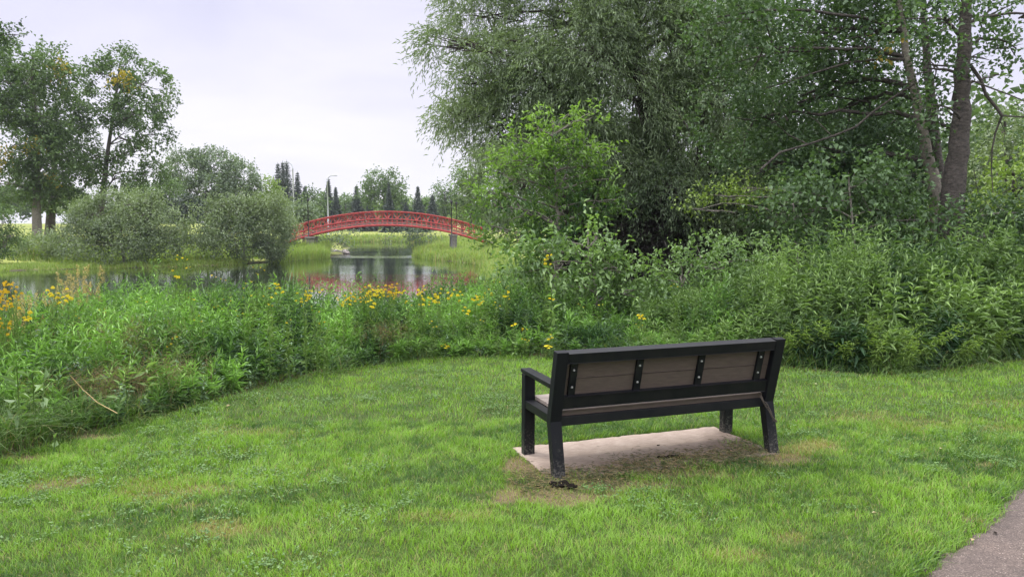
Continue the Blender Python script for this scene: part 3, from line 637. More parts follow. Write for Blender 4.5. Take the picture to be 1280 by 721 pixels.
# --- pale leaning trunk tree and dark trunk tree on the right, with broad leaves
def pathpts(L_, D): return [W(a, b_, D) for a, b_ in L_]
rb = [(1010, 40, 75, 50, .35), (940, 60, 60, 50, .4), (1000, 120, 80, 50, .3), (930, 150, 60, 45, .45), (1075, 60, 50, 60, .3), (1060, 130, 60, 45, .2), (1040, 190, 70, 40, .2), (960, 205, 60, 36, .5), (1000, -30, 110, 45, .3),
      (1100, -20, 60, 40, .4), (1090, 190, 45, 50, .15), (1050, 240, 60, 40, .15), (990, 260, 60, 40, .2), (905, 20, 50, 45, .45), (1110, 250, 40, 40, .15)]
b0 = gpt(1184, 13.2, -.1)
tree('leaning_tree', 'leaning pale barked tree with dark broad leaves, left of the thick trunk', 'tree', b0, [b0] + pathpts([(1168, 230), (1158, 190), (1146, 130), (1133, 70), (1122, 0), (1112, -90)], 13.2), px_blobs(rb, 13.8, 1.0), M_maple, bark_pale,
     (.085, .06, 6, .30), lai=2.0, style='bush', limb_mat=bark_dark, r0=.135, hole=.43, sub=6, hs=.38,
     accents=[blob(1113, 66, 5, 7, 13), blob(1108, 75, 4, 3, 13)],
     extra=[(pathpts([(1130, 74), (1100, 73), (1060, 78), (1020, 90), (985, 102), (950, 112)], 13.1), .028, .010), (pathpts([(1142, 105), (1118, 120), (1090, 140), (1070, 158), (1040, 170), (1010, 180), (975, 190), (950, 212)], 12.9), .016, .020),
            (pathpts([(1010, 180), (985, 168), (965, 150)], 12.9), .012, .004), (pathpts([(1150, 40), (1105, 40), (1060, 48), (1010, 50)], 13.4), .02, .008), (pathpts([(1040, 170), (1020, 150), (1000, 140)], 12.9), .010, .004)])
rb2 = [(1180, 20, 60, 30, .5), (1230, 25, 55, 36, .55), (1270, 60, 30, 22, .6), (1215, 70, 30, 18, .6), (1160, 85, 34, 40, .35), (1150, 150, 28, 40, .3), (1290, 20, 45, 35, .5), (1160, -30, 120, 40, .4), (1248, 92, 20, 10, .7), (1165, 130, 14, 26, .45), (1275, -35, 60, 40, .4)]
b0 = gpt(1192, 12.6, -.1)
tree('old_poplar', 'old tree with a thick dark furrowed trunk at the right of the thicket', 'tree', b0, [b0] + pathpts([(1190, 250), (1197, 190), (1201, 130), (1205, 60), (1208, 0), (1210, -100)], 12.6), px_blobs(rb2, 12.6, .8), M_maple, bark_dark,
     (.08, .065, 5, .28), lai=1.0, style='bush', r0=.225, hole=.5, sub=5, hs=.35,
     extra=[(pathpts([(1212, 80), (1226, 100), (1232, 118), (1246, 135), (1252, 144)], 12.3), .030, .024), (pathpts([(1252, 144), (1244, 165), (1240, 185), (1239, 210), (1241, 240)], 12.3), .020, .006), (pathpts([(1252, 144), (1268, 145), (1290, 146)], 12.3), .014, .010),
            (pathpts([(1214, 100), (1240, 110), (1262, 118), (1290, 130)], 12.2), .014, .008), (pathpts([(1198, 148), (1184, 138), (1172, 120)], 12.6), .016, .008), (pathpts([(1200, 82), (1180, 82), (1160, 80)], 12.7), .02, .01),
            (pathpts([(1241, 180), (1234, 205), (1215, 215)], 12.3), .006, .003), (pathpts([(1250, 150), (1256, 165), (1254, 178)], 12.3), .008, .003), (pathpts([(1217, 210), (1222, 240), (1235, 255)], 12.4), .006, .003)])
b0 = gpt(1178, 14.8, -.1)
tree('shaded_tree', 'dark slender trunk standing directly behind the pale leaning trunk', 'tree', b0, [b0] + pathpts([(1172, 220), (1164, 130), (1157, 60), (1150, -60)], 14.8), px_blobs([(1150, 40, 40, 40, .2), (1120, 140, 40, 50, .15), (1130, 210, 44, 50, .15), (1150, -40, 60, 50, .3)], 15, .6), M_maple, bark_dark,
     (.09, .065, 6, .3), lai=1.6, r0=.16, hole=.42, sub=4)
# --- broad leaved thicket under them
for nm, lab, px, D, tp_, bl, mat_, lf, kw in (
    ('maple_sapling', 'young maple with broad mid green leaves in front of the pale leaning trunk', 1060, 12.0, (1060, 215), [(1060, 235, 60, 34, .6), (1010, 262, 50, 30, .65), (1100, 262, 48, 34, .5), (1120, 225, 28, 26, .5), (985, 240, 26, 18, .5), (1150, 275, 36, 26, .45), (1050, 285, 70, 26, .45)], M_maple, (.085, .07, 5, .28), dict(lai=2.2, hole=.38)),
    ('dogwood_shrub', 'leafy dogwood shrub with drooping oval leaves in front of the bright ash', 735, 11.2, (735, 310), [(690, 328, 34, 28, .3), (735, 320, 34, 26, .5), (772, 335, 34, 32, .4), (720, 355, 50, 26, .3), (665, 316, 22, 20, .4), (795, 362, 34, 26, .25), (748, 296, 16, 12, .6), (650, 340, 24, 22, .35), (705, 300, 20, 14, .5), (735, 285, 7, 8, .6)], M_dog, (.095, .046, 6, .24), dict(lai=2.3, hole=.38, style='bush')),
    ('elder_shrub', 'dark leafy shrub between the dogwood and the tall narrow weeds', 860, 11.6, (860, 340), [(850, 345, 40, 26, .3), (905, 335, 40, 30, .3), (880, 318, 40, 20, .3), (950, 325, 34, 26, .4), (820, 350, 26, 20, .35)], M_dog, (.075, .035, 6, .22), dict(lai=1.7, hole=.42)),
    ('trailing_branch_shrub', 'yellowish leaved bush branch reaching out over the dark hollow of the willow', 1000, 13.2, (990, 240), [(905, 245, 34, 12, .85), (945, 236, 38, 14, .85), (985, 232, 30, 14, .8), (872, 262, 14, 14, .8)], M_light, (.07, .04, 5, .24), dict(lai=1.2, hole=.42)),
    ('hazel_bush', 'shaded bush at the foot of the thick dark trunk on the right', 1215, 12.0, (1220, 270), [(1200, 285, 36, 26, .35), (1245, 285, 36, 24, .4), (1270, 265, 28, 22, .4), (1225, 262, 22, 18, .35), (1300, 280, 40, 30, .4)], M_maple, (.075, .055, 5, .25), dict(lai=2.2, hole=.4))):
    simple_tree(nm, lab, 'shrub' if nm != 'maple_sapling' else 'tree', px, D, tp_, bl, mat_, bark_grey, lf, r0=.04, sub=5, hs=.25, **kw)
# bright ash sapling: whorls of pointed light leaflets on top, darker below
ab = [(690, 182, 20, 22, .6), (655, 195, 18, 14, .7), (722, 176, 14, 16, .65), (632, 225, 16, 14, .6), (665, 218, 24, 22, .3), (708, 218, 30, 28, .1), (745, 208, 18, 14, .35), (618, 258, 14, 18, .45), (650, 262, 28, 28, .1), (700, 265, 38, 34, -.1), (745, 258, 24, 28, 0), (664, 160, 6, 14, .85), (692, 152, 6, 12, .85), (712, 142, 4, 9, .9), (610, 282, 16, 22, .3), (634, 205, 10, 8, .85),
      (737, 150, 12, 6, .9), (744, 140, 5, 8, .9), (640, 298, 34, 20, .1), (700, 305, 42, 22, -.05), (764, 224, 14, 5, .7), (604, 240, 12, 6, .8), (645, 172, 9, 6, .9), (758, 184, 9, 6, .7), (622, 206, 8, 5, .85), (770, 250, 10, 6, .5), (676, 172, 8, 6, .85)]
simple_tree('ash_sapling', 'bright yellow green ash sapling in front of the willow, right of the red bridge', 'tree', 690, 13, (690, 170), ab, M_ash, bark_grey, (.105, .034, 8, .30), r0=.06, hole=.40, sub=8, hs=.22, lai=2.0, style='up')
# --- woods behind the willow and the right-hand trunks
for k, (nm, lab, px, D, tp_, bl, mat_) in enumerate((
    ('background_tree', 'shadowed tree standing behind the middle of the big willow', 720, 27, (720, 60), [(700, 200, 60, 90, .2), (770, 120, 80, 90, .25), (760, 240, 80, 60, .1)], M_maple),
    ('background_tree', 'shadowed tree behind the right half of the big willow', 900, 26, (900, 40), [(880, 210, 80, 90, .1), (930, 90, 80, 90, .25), (850, 280, 90, 50, .05)], M_maple),
    ('background_tree', 'dense dark tree behind the leaning pale trunk', 1050, 24, (1050, 60), [(1040, 210, 90, 80, .15), (1070, 90, 80, 80, .2), (1000, 290, 110, 40, .1)], M_maple),
    ('olive_tree', 'hazy olive green tree seen through the gap right of the thick trunk', 1250, 30, (1255, 150), [(1250, 220, 50, 50, .6), (1300, 190, 50, 60, .5), (1220, 260, 40, 40, .5), (1255, 165, 24, 28, .5), (1180, 235, 30, 36, .5)], M_olive),
    ('olive_tree', 'pale yellow green bush behind the broken hanging branch', 1265, 22, (1265, 215), [(1262, 235, 34, 34, .9), (1290, 225, 34, 36, .8), (1240, 265, 30, 24, .8)], M_light),
    ('background_tree', 'dark tree beyond the right edge gap, lower than the poplar', 1380, 26, (1380, 60), [(1390, 160, 90, 110, .3), (1330, 250, 70, 60, .3)], M_maple))):
    simple_tree(nm, lab, 'tree', px, D, tp_, bl, mat_, bark_dark, (.14, .09, 6, .5), r0=.16, hole=.36, sub=5, lai=1.8)
# --- left bank: poplars
lp = (.25, .21, 8, .75)
simple_tree('poplar_tree', 'tall poplar on the far left bank, its trunk the left one of the pair', 'tree', 47, 70, (40, 70), [(40, 90, 36, 32, .5), (10, 120, 40, 45, .55), (55, 140, 36, 36, .45), (20, 180, 45, 36, .5), (60, 200, 34, 32, .4), (10, 230, 45, 28, .5), (-20, 100, 40, 50, .5), (66, 92, 26, 26, .55), (75, 165, 24, 26, .4), (60, 245, 24, 14, .4)],
            M_poplar, bark_grey, lp, r0=.36, hole=.455, sub=7, lai=2.8, accents=[blob(72, 88, 9, 8, 69), blob(42, 184, 8, 6, 68), blob(8, 200, 5, 10, 68)], hs=1.3)
simple_tree('poplar_tree', 'dark trunked poplar close behind the left poplar of the pair', 'tree', 62, 76, (70, 130), [(70, 150, 30, 34, .3), (95, 190, 28, 30, .35), (85, 225, 30, 26, .3), (55, 235, 30, 24, .3), (98, 135, 16, 26, .35), (70, 250, 24, 14, .3), (88, 105, 18, 18, .4)], M_poplar, bark_dark, lp, r0=.42, hole=.45, sub=6, lai=2.8, hs=1.3, accents=[blob(66, 226, 8, 5, 72)])
simple_tree('poplar_tree', 'broad crowned poplar leaning right over the grey olive bush', 'tree', 121, 74, (150, 80), [(122, 92, 14, 22, .45), (152, 84, 30, 20, .45), (185, 105, 26, 24, .5), (135, 130, 28, 30, .4), (175, 140, 34, 24, .4), (205, 130, 16, 14, .5), (150, 170, 30, 22, .35), (120, 195, 20, 22, .4), (170, 190, 26, 14, .5), (145, 220, 38, 18, .35), (185, 218, 24, 14, .4), (195, 168, 18, 12, .5)],
            M_poplar, bark_dark, lp, r0=.3, hole=.475, sub=8, lai=2.8, hs=1.2, accents=[blob(151, 102, 8, 7, 72)])
simple_tree('near_poplar', 'dark leafed tree at the left edge showing only its branch ends', 'tree', -70, 30, (-70, 40), [(-60, 60, 60, 50, .3), (-90, 130, 60, 60, .3), (4, 45, 12, 9, .0), (19, 44, 7, 11, .0), (12, 52, 10, 5, .0), (-20, 44, 30, 16, .1)], M_poplar, bark_dark, (.12, .09, 5, .35), r0=.2, hole=.42, lai=1.5)
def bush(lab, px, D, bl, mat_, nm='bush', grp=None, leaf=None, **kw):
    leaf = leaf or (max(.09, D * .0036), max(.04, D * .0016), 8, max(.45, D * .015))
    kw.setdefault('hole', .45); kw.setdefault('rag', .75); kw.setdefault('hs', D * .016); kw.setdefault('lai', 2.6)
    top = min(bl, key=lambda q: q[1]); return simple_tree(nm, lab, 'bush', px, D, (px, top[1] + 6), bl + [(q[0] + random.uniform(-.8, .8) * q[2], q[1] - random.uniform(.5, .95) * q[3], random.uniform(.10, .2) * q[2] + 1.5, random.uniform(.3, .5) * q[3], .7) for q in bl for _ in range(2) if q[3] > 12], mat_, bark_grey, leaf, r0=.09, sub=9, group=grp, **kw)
bush('wide grey olive bush on the far bank below the poplars', 155, 54.5, [(116, 280, 28, 22, .5), (145, 268, 26, 20, .6), (180, 270, 30, 20, .6), (203, 288, 20, 22, .55), (150, 303, 60, 26, .25), (105, 303, 28, 24, .25), (190, 308, 34, 20, .2), (128, 256, 12, 9, .7), (160, 252, 14, 8, .7), (190, 254, 12, 9, .7), (96, 272, 10, 10, .6), (218, 300, 8, 14, .4)], M_olive, style='up')  # lower blobs get a darker leaf tone, painting in the shade inside the bush
bush('rounded grey green bush at the water left of the red bridge', 305, 58, [(264, 282, 22, 20, .5), (290, 268, 20, 18, .6), (315, 263, 20, 13, .65), (336, 278, 22, 22, .6), (290, 300, 46, 26, .15), (335, 303, 24, 24, .2), (248, 294, 16, 20, .3), (318, 318, 34, 12, .05), (345, 262, 14, 14, .7), (276, 258, 10, 8, .7), (300, 285, 40, 26, .35)], M_olive, style='up', hole=.38)  # shade at the bush base is put into the darker low blob tones
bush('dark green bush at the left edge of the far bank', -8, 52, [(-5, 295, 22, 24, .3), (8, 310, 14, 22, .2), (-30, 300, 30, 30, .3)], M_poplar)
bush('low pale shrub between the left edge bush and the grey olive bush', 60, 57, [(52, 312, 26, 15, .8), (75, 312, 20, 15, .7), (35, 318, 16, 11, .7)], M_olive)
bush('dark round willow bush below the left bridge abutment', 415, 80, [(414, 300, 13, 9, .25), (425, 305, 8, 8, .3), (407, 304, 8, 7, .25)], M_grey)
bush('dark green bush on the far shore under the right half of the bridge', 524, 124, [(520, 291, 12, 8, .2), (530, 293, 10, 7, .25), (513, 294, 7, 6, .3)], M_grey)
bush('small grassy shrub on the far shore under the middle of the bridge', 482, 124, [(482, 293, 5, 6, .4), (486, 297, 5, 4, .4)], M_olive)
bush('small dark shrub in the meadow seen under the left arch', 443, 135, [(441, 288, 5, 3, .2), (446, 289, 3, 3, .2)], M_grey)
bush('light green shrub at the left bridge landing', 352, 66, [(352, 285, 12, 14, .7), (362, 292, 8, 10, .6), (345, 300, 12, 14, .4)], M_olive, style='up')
# --- distant broadleaf trees
far_t = [('tree', 'large hazy grey green tree with a rounded double crown above the far left bushes', 258, 105, [(235, 215, 26, 24, .5), (270, 208, 30, 20, .5), (300, 222, 20, 20, .5), (255, 240, 38, 18, .4), (290, 245, 28, 16, .4), (215, 222, 12, 14, .5), (318, 236, 8, 10, .6)], M_grey),
 ('tree', 'low dark tree in the gap between the two grey bushes', 232, 92, [(228, 258, 16, 12, .0), (240, 262, 12, 12, .05), (225, 272, 10, 10, .0)], M_spruce),
 ('tree', 'mid green tree between the leaning poplar and the hazy double crowned tree', 195, 98, [(185, 248, 22, 14, .4), (210, 240, 16, 14, .45), (170, 245, 16, 12, .4)], M_poplar),
 ('tree', 'yellow green round tree left of the dark spruce cluster', 336, 110, [(335, 240, 13, 14, .7), (344, 255, 12, 12, .6), (326, 252, 10, 12, .6)], M_light),
 ('tree', 'pale grey green willow behind the left end of the bridge', 380, 100, [(370, 268, 12, 12, .8), (388, 268, 9, 12, .8), (378, 258, 8, 8, .8), (366, 280, 10, 10, .6)], M_grey),
 ('tree', 'green tree behind the tall lamp left of the bridge crest', 400, 150, [(396, 255, 12, 14, .45), (388, 248, 8, 10, .4)], M_poplar),
 ('tree', 'soft green tree above the left half of the bridge deck', 432, 215, [(430, 258, 13, 10, .5), (440, 254, 8, 10, .5)], M_poplar),
 ('tree', 'round green tree just left of the tall pale poplar', 453, 215, [(453, 258, 11, 9, .6)], M_poplar),
 ('tree', 'tall pale poplar with airy crown behind the bridge crest', 480, 165, [(472, 230, 12, 15, .6), (490, 228, 13, 13, .65), (460, 240, 8, 14, .55), (498, 240, 8, 12, .6), (480, 250, 16, 14, .5)], M_poplar),
 ('tree', 'round light green tree directly behind the crest of the bridge', 496, 215, [(490, 256, 11, 9, .8), (504, 257, 10, 9, .8), (478, 260, 8, 7, .7), (516, 262, 7, 7, .8)], M_light),
 ('tree', 'small light green tree right of the dark pointed spruce', 538, 210, [(537, 266, 8, 8, .8), (548, 268, 6, 7, .7)], M_light),
 ('tree', 'grey green poplar above the right end of the bridge', 556, 190, [(552, 238, 8, 9, .6), (560, 250, 10, 12, .55), (550, 262, 12, 12, .5), (568, 262, 8, 12, .5)], M_poplar),
 ('tree', 'tall poplar partly hidden by the willow left side, beyond the bridge', 588, 110, [(575, 222, 9, 10, .55), (590, 228, 14, 14, .5), (583, 245, 14, 14, .5), (597, 260, 12, 16, .5), (605, 235, 10, 20, .4), (575, 262, 8, 12, .5)], M_poplar),
 ('tree', 'yellow green tree low behind the right bridge lamp', 577, 135, [(576, 268, 10, 8, .9), (590, 270, 8, 8, .8)], M_light)]
for nm, lab, px, D, bl, mat_ in far_t:
    simple_tree('broadleaf_tree', lab, nm, px, D, (px, min(q[1] for q in bl)), bl, mat_, bark_dark, (D * .0030, D * .0022, 5, D * .008), r0=.0022 * D, sub=5, lai=4.2, hole=.33, hs=D * .011)
def far_wood():
    K = Acc()
    for k in range(46):
        px = -30 + k * 15.5 + rng.uniform(-5, 5); D = rng.uniform(200, 240); py = (262 if px > 95 else 246) + rng.uniform(-6, 5)
        if 250 < px < 330: py -= 4
        c, r = blob(px, py + 6, rng.uniform(9, 15), rng.uniform(10, 14), D)
        sprays(K, c, r, 240, 'bush', (1.0, .8, 4, 1.6), rng.uniform(.2, .8), .3)
    for k in range(60):
        D = rng.uniform(60, 140); x = rng.uniform(10, 110) * D / 100 + 8; c = np.array([x, D, rng.uniform(3, 8)]); sprays(K, c, np.array([5, 5, 6.]), 260, 'bush', (.7, .55, 4, 1.3), rng.uniform(.2, .6), .3)
    return K
tag(link('far_woodland', far_wood().mesh('far_woodland'), M_poplar), 'far-off belt of woodland along the skyline beyond the meadow', 'woodland', kind='stuff')
# --- spruces
def spruce(lab, px, D, top, wpx, base_py=291, fade=1):
    wpx *= 1.45
    b_ = gpt(px, D); tp_ = W(px, top, D); H = tp_[2] - b_[2]; R = wpx / F * D
    root = empty('spruce_tree', b_, lab, 'spruce', 'dark spruces on the skyline'); T = Acc(); T.tube([(0, 0, 0), (0, 0, H * .5), (0, 0, H)], [R * .12, R * .07, .02], 8); K = Acc()
    nlev = 26
    for k in range(nlev):
        f = k / nlev; z_ = H * (.06 + .93 * f); rr = R * 1.25 * (1 - f) ** 1.05 * (.7 + .5 * rng.random()) + .04
        nb_ = int(5 + 6 * (1 - f)); a0 = rng.random() * 6.28
        for j in range(nb_):
            a_ = a0 + j * 6.283 / nb_ + rng.normal(0, .2); rj = rr * (.7 + .4 * rng.random()); m_ = 8; ff = np.linspace(.1, 1, m_)
            P = np.stack([np.cos(a_) * ff * rj, np.sin(a_) * ff * rj, z_ - .28 * rj * ff + .1 * rj * ff**2], 1)
            for rep in range(3):
                q = P + rng.normal(0, .05 * R, P.shape); dd = np.stack([np.cos(a_) + rng.normal(0, .6, m_), np.sin(a_) + rng.normal(0, .6, m_), -.3 + rng.normal(0, .3, m_)], 1)
                K.leaves(q, dd, max(.3, .0035 * D) * (.35 + .65 * (1 - f)), max(.16, .0018 * D) * (.4 + .6 * (1 - f)), np.clip(.3 + .5 * rng.random(m_), 0, 1))
    link('trunk', T.mesh('trunk', True), bark_dark, root); link('crown', K.mesh('crown'), M_spruce, root)
for a_ in (('tall dark spruce, left one of the dense cluster left of the bridge', 350, 150, 203, 11), ('tall dark spruce in the middle of the dense cluster', 356, 146, 201, 12), ('tallest dark spruce at the right of the dense cluster', 361, 149, 200, 12), ('ragged dark spruce standing just right of the dense cluster', 374, 155, 214, 8),
           ('short spruce behind the left bridge lamp post', 383, 150, 232, 9), ('dark spruce beside the second tall street lamp', 412, 160, 222, 8), ('thin spruce just right of the second street lamp', 421, 165, 233, 6), ('dark spruce between the street lamps and the pale poplar', 447, 170, 231, 8),
           ('narrow dark spruce rising in front of the pale poplar', 487, 155, 226, 6), ('isolated dark pointed spruce above the right part of the bridge', 523, 150, 232, 8), ('blurry smaller spruce right of the isolated pointed spruce', 541, 175, 243, 9), ('low spruce top between the pale poplar and pointed spruce', 508, 185, 252, 7), ('low spruce top left of the round light green tree', 463, 180, 247, 6)): spruce(*a_)
# ------------------------------------------------------------------ bridge
red = plain_mat('red_paint', (.44, .062, .055), .5, .4, .3, 3)
deckm = plain_mat('deck_boards', (.42, .38, .33), .8, .3, .3, 6)
concm = plain_mat('pier_concrete', (.24, .225, .20), .9, .2, .45, 3, .3)
DB = 74.0; BK = DB / 80.0; BYAW = math.radians(8)
bc = W(484, 265, DB); half = 10.35
broot = empty('footbridge', (bc[0], bc[1], 0), 'red arched steel footbridge spanning the pond narrows', 'bridge', rz=BYAW); broot.scale = (BK, BK, BK)
def ztop(u): return bc[2] / BK - 1.62 * (u / 9.8) ** 2
us = np.linspace(-half, half, 41)
def beam(A, pts, w_, h_):
    pts = np.asarray(pts, float); n = len(pts); v = []
    for p_ in pts:
        for a_, b_ in ((-1, -1), (1, -1), (1, 1), (-1, 1)): v.append(p_ + [0, a_ * w_ / 2, b_ * h_ / 2])
    q = []
    for k in range(n - 1):
        for j in range(4): j2 = (j + 1) % 4; q.append([k*4+j, k*4+j2, k*4+4+j2, k*4+4+j])
    q += [[0, 3, 2, 1], [n*4-4, n*4-3, n*4-2, n*4-1]]; A.add(np.array(v), None, q, .5)
def stick(A, p0, p1, w_):
    A.tube([p0, p1], w_ / 1.4, 4)
for v0 in (-1.4, 1.4):
    A = Acc(); beam(A, [(u, v0, ztop(u)) for u in us], .11, .14); o = link('top_rail', A.mesh('top_rail'), red, broot)
    A = Acc(); beam(A, [(u, v0, ztop(u) - 1.42) for u in us], .12, .24); link('bottom_chord', A.mesh('bottom_chord'), red, broot)
    A = Acc(); beam(A, [(u, v0, ztop(u) - .78) for u in us], .07, .13); beam(A, [(u, v0 - .0, ztop(u) - 1.05) for u in us], .05, .07); link('middle_rail', A.mesh('middle_rail'), red, broot)
    A = Acc()
    for k in range(len(us) - 1):
        u = us[k]; stick(A, (u, v0, ztop(u) - 1.4), (u, v0, ztop(u)), .055)
        u2 = us[k+1]; a_, b_ = ((u, 0), (u2, -.78)) if k % 2 else ((u, -.78), (u2, 0))
        stick(A, (a_[0], v0, ztop(a_[0]) + a_[1]), (b_[0], v0, ztop(b_[0]) + b_[1]), .05)
    link('truss_web', A.mesh('truss_web'), red, broot)
A = Acc()
for k, u in enumerate(us[::2]): beam(A, [(u - .06, 0, ztop(u) - 1.40), (u + .06, 0, ztop(u) - 1.40)], 2.76, .14)
link('cross_beams', A.mesh('cross_beams'), red, broot)
ue = np.linspace(-half - .9, half + .9, 45); A = Acc(); beam(A, [(u, 0, ztop(u) - 1.19) for u in ue], 2.5, .12); link('deck', A.mesh('deck'), deckm, broot)
for u, w_ in ((-7.9, .8), (7.0, .55)):
    bm = bmesh.new(); zt = ztop(u) - 1.56; box_bm(bm, (u, 0, zt / 2 - .75), (w_, 3.4, zt + 1.5)); box_bm(bm, (u, 0, zt - .1), (w_ + .25, 3.6, .18)); fin(bm, 'pier', concm, broot, .03)
lampm = plain_mat('lamp_black', (.02, .02, .025), .5); lampg = plain_mat('lamp_grey', (.42, .44, .46), .5)
def lamp_post(lab, px, D, base_py, top_py):
    b_ = W(px, base_py, D); H = (base_py - top_py) * D / F; z0 = float(zground([b_[0]], [b_[1]])[0]); H = b_[2] + H - z0
    r = empty('lamp_post', (b_[0], b_[1], z0), lab, 'lamp post', 'black lamp posts at the bridge'); A = Acc(); A.tube([(0, 0, 0), (0, 0, .4), (0, 0, .41), (0, 0, H - .3)], [.11, .10, .055, .045], 8); link('post', A.mesh('post', True), lampm, r)
    A = Acc(); A.tube([(0, 0, H - .3), (0, 0, H - .26), (0, 0, H - .05), (0, 0, H)], [.05, .11, .13, .03], 8); link('lantern', A.mesh('lantern', True), lampm, r)
lamp_post('slim black lamp post at the left landing of the red bridge', 385.5, 71.5, 292, 249); lamp_post('slim black lamp post in front of the right bridge pier', 564.5, 72, 293, 251); lamp_post('slim black lamp post behind the right end of the bridge', 570.5, 78.5, 292, 253)
def street_lamp(lab, px, D, top_py, arm):
    b_ = gpt(px, D); H = W(px, top_py, D)[2] - b_[2]; r = empty('street_lamp', b_, lab, 'street lamp', 'grey street lamps behind the bridge'); A = Acc(); A.tube([(0, 0, 0), (0, 0, H * .5), (0, 0, H - 1.0)], [.15, .12, .09], 8); link('pole', A.mesh('pole', True), lampg, r)
    A = Acc(); A.tube([(0, 0, H - 1.0), (arm * .15, 0, H - .35), (arm * .5, 0, H - .05), (arm, 0, H)], [.11, .09, .08, .07], 6); link('arm', A.mesh('arm', True), lampg, r)
    bm = bmesh.new(); box_bm(bm, (arm * 1.25, 0, H - .02), (.6, .3, .15)); fin(bm, 'lamp_head', lampg, r, .05)
street_lamp('tall grey street lamp curving left in front of the spruce cluster', 368.5, 135, 204, -1.2); street_lamp('tall grey street lamp pointing right above the bridge', 411, 132, 220, 1.15)
# rocks at left bridge bank
rockm = plain_mat('rock', (.30, .27, .25), .9, .2, .5, 4, .5)
for k in range(16):
    px = rng.uniform(404, 436); py = 312 + (px - 404) * .12 + rng.uniform(-2, 2.5); P = G(px, py, ZW + .1); r_ = rng.uniform(.18, .42); bm = bmesh.new(); bmesh.ops.create_icosphere(bm, subdivisions=2, radius=r_)
    for v_ in bm.verts: v_.co = Vector((v_.co.x * 1.4, v_.co.y, v_.co.z * .6)) * (1 + random.uniform(-.16, .16))
    me = bpy.data.meshes.new('rock'); bm.to_mesh(me); bm.free(); o = link('rock', me, rockm); o.location = (P[0], P[1], ZW + .08); o.rotation_euler = (0, 0, random.random() * 6)
    tag(o, 'grey brown rock on the shore below the left bridge abutment', 'rock', 'rocks on the shore below the left abutment')
# ------------------------------------------------------------------ bank grasses and reeds (far)
def bank(A, px0, px1, n, D0, D1, h0, h1, t0, t1, sdmin=-.15, sdmax=9, wdt=.05, dead=.0):
    px = rng.uniform(px0, px1, n * 3); D = rng.uniform(D0, D1, n * 3); x = (px - 640) / F * D; sd_ = lake_sd(x, D); k = (sd_ > sdmin) & (sd_ < sdmax); x, D, sd_ = x[k][:n], D[k][:n], sd_[k][:n]; n = len(x)
    if n == 0: return
    z_ = zground(x, D); a_ = rng.random(n) * 6.283; cl = noise2(x, D, 1.4); h = (h0 + (h1 - h0) * rng.random(n)) * (.45 + 1.0 * cl)
    t = np.clip(t0 + (t1 - t0) * rng.random(n) + (cl - .5) * .5, 0, 1); t = np.where(rng.random(n) < dead, 1.15, t)
    A.blades(np.stack([x, D, z_ - .05], 1), np.stack([np.cos(a_), np.sin(a_), 0 * a_], 1), h, wdt * (.6 + .8 * rng.random(n)), t, .1 + .5 * rng.random(n), 2)
M_reed = leaf_mat('reed_blade', (.085, .14, .03), (.28, .38, .08), (.38, .28, .14), .3, .6)
A = Acc(); bank(A, -40, 310, 30000, 44, 66, .15, .42, .6, 1, -.1, 5, .045, .06); bank(A, -40, 345, 20000, 55, 82, .35, .9, .2, .9, 3, 20, .06, .05)
tag(link('bank_grass', A.mesh('bank_grass'), M_reed), 'bright green grass strip along the far left waterline', 'grass', kind='stuff')
A = Acc(); bank(A, 336, 412, 17000, 59, 80, .8, 1.5, .5, 1, -.2, 7, .05, .05)
tag(link('reeds', A.mesh('reeds'), M_reed), 'tall bright green reeds on the point left of the bridge opening', 'reeds', kind='stuff')
A = Acc(); bank(A, 505, 640, 30000, 52, 108, .4, 1.1, .35, 1, -.15, 16, .06, .10)
bank(A, 560, 700, 14000, 22, 54, .4, 1.0, .3, .9, -.15, 12, .035, .08); tag(link('reeds', A.mesh('reeds'), M_reed), 'lush green reeds and grass on the bank under the right end of the bridge', 'reeds', kind='stuff')
A = Acc(); bank(A, 395, 600, 16000, 118, 160, .5, 1.1, .3, .95, -.2, 9, .11, .16)
tag(link('reeds', A.mesh('reeds'), M_reed), 'band of mixed reeds along the far shore seen under the arch', 'reeds', kind='stuff')

# ------------------------------------------------------------------ weeds between the lawn and the pond
TOP = np.array([(-200, 415, 6), (0, 425, 6.6), (40, 412, 7), (80, 394, 8), (110, 380, 8.6), (155, 362, 9), (215, 361, 9.4), (272, 357, 9.6), (350, 359, 10), (400, 366, 10.4), (480, 362, 11), (560, 362, 11), (620, 352, 11), (700, 365, 11), (790, 380, 10.5),
                (860, 362, 10.2), (900, 345, 10), (940, 310, 10.2), (1000, 298, 10.4), (1060, 292, 10.4), (1130, 296, 10.2), (1180, 292, 10.2), (1280, 298, 10.6), (1500, 300, 11)])
def hmax(x, y):
    px = 640 + F * x / np.maximum(y, 1); H = CH - (np.interp(px, TOP[:, 0], TOP[:, 1]) - 280) / F * np.interp(px, TOP[:, 0], TOP[:, 2])
    return px, np.maximum(H, .25)
def sample(n, x0, x1, s0, s1, ymax=16, seed_rej=None):
    x = rng.uniform(x0, x1, n); y = rng.uniform(3, ymax, n)
    s_ = weed_s(x, y); k = (s_ > s0) & (s_ < s1) & (np.abs(x) < .72 * y + 1.8); x, y, s_ = x[k], y[k], s_[k]
    k = lake_sd(x, y) > -.4; return x[k], y[k], s_[k]
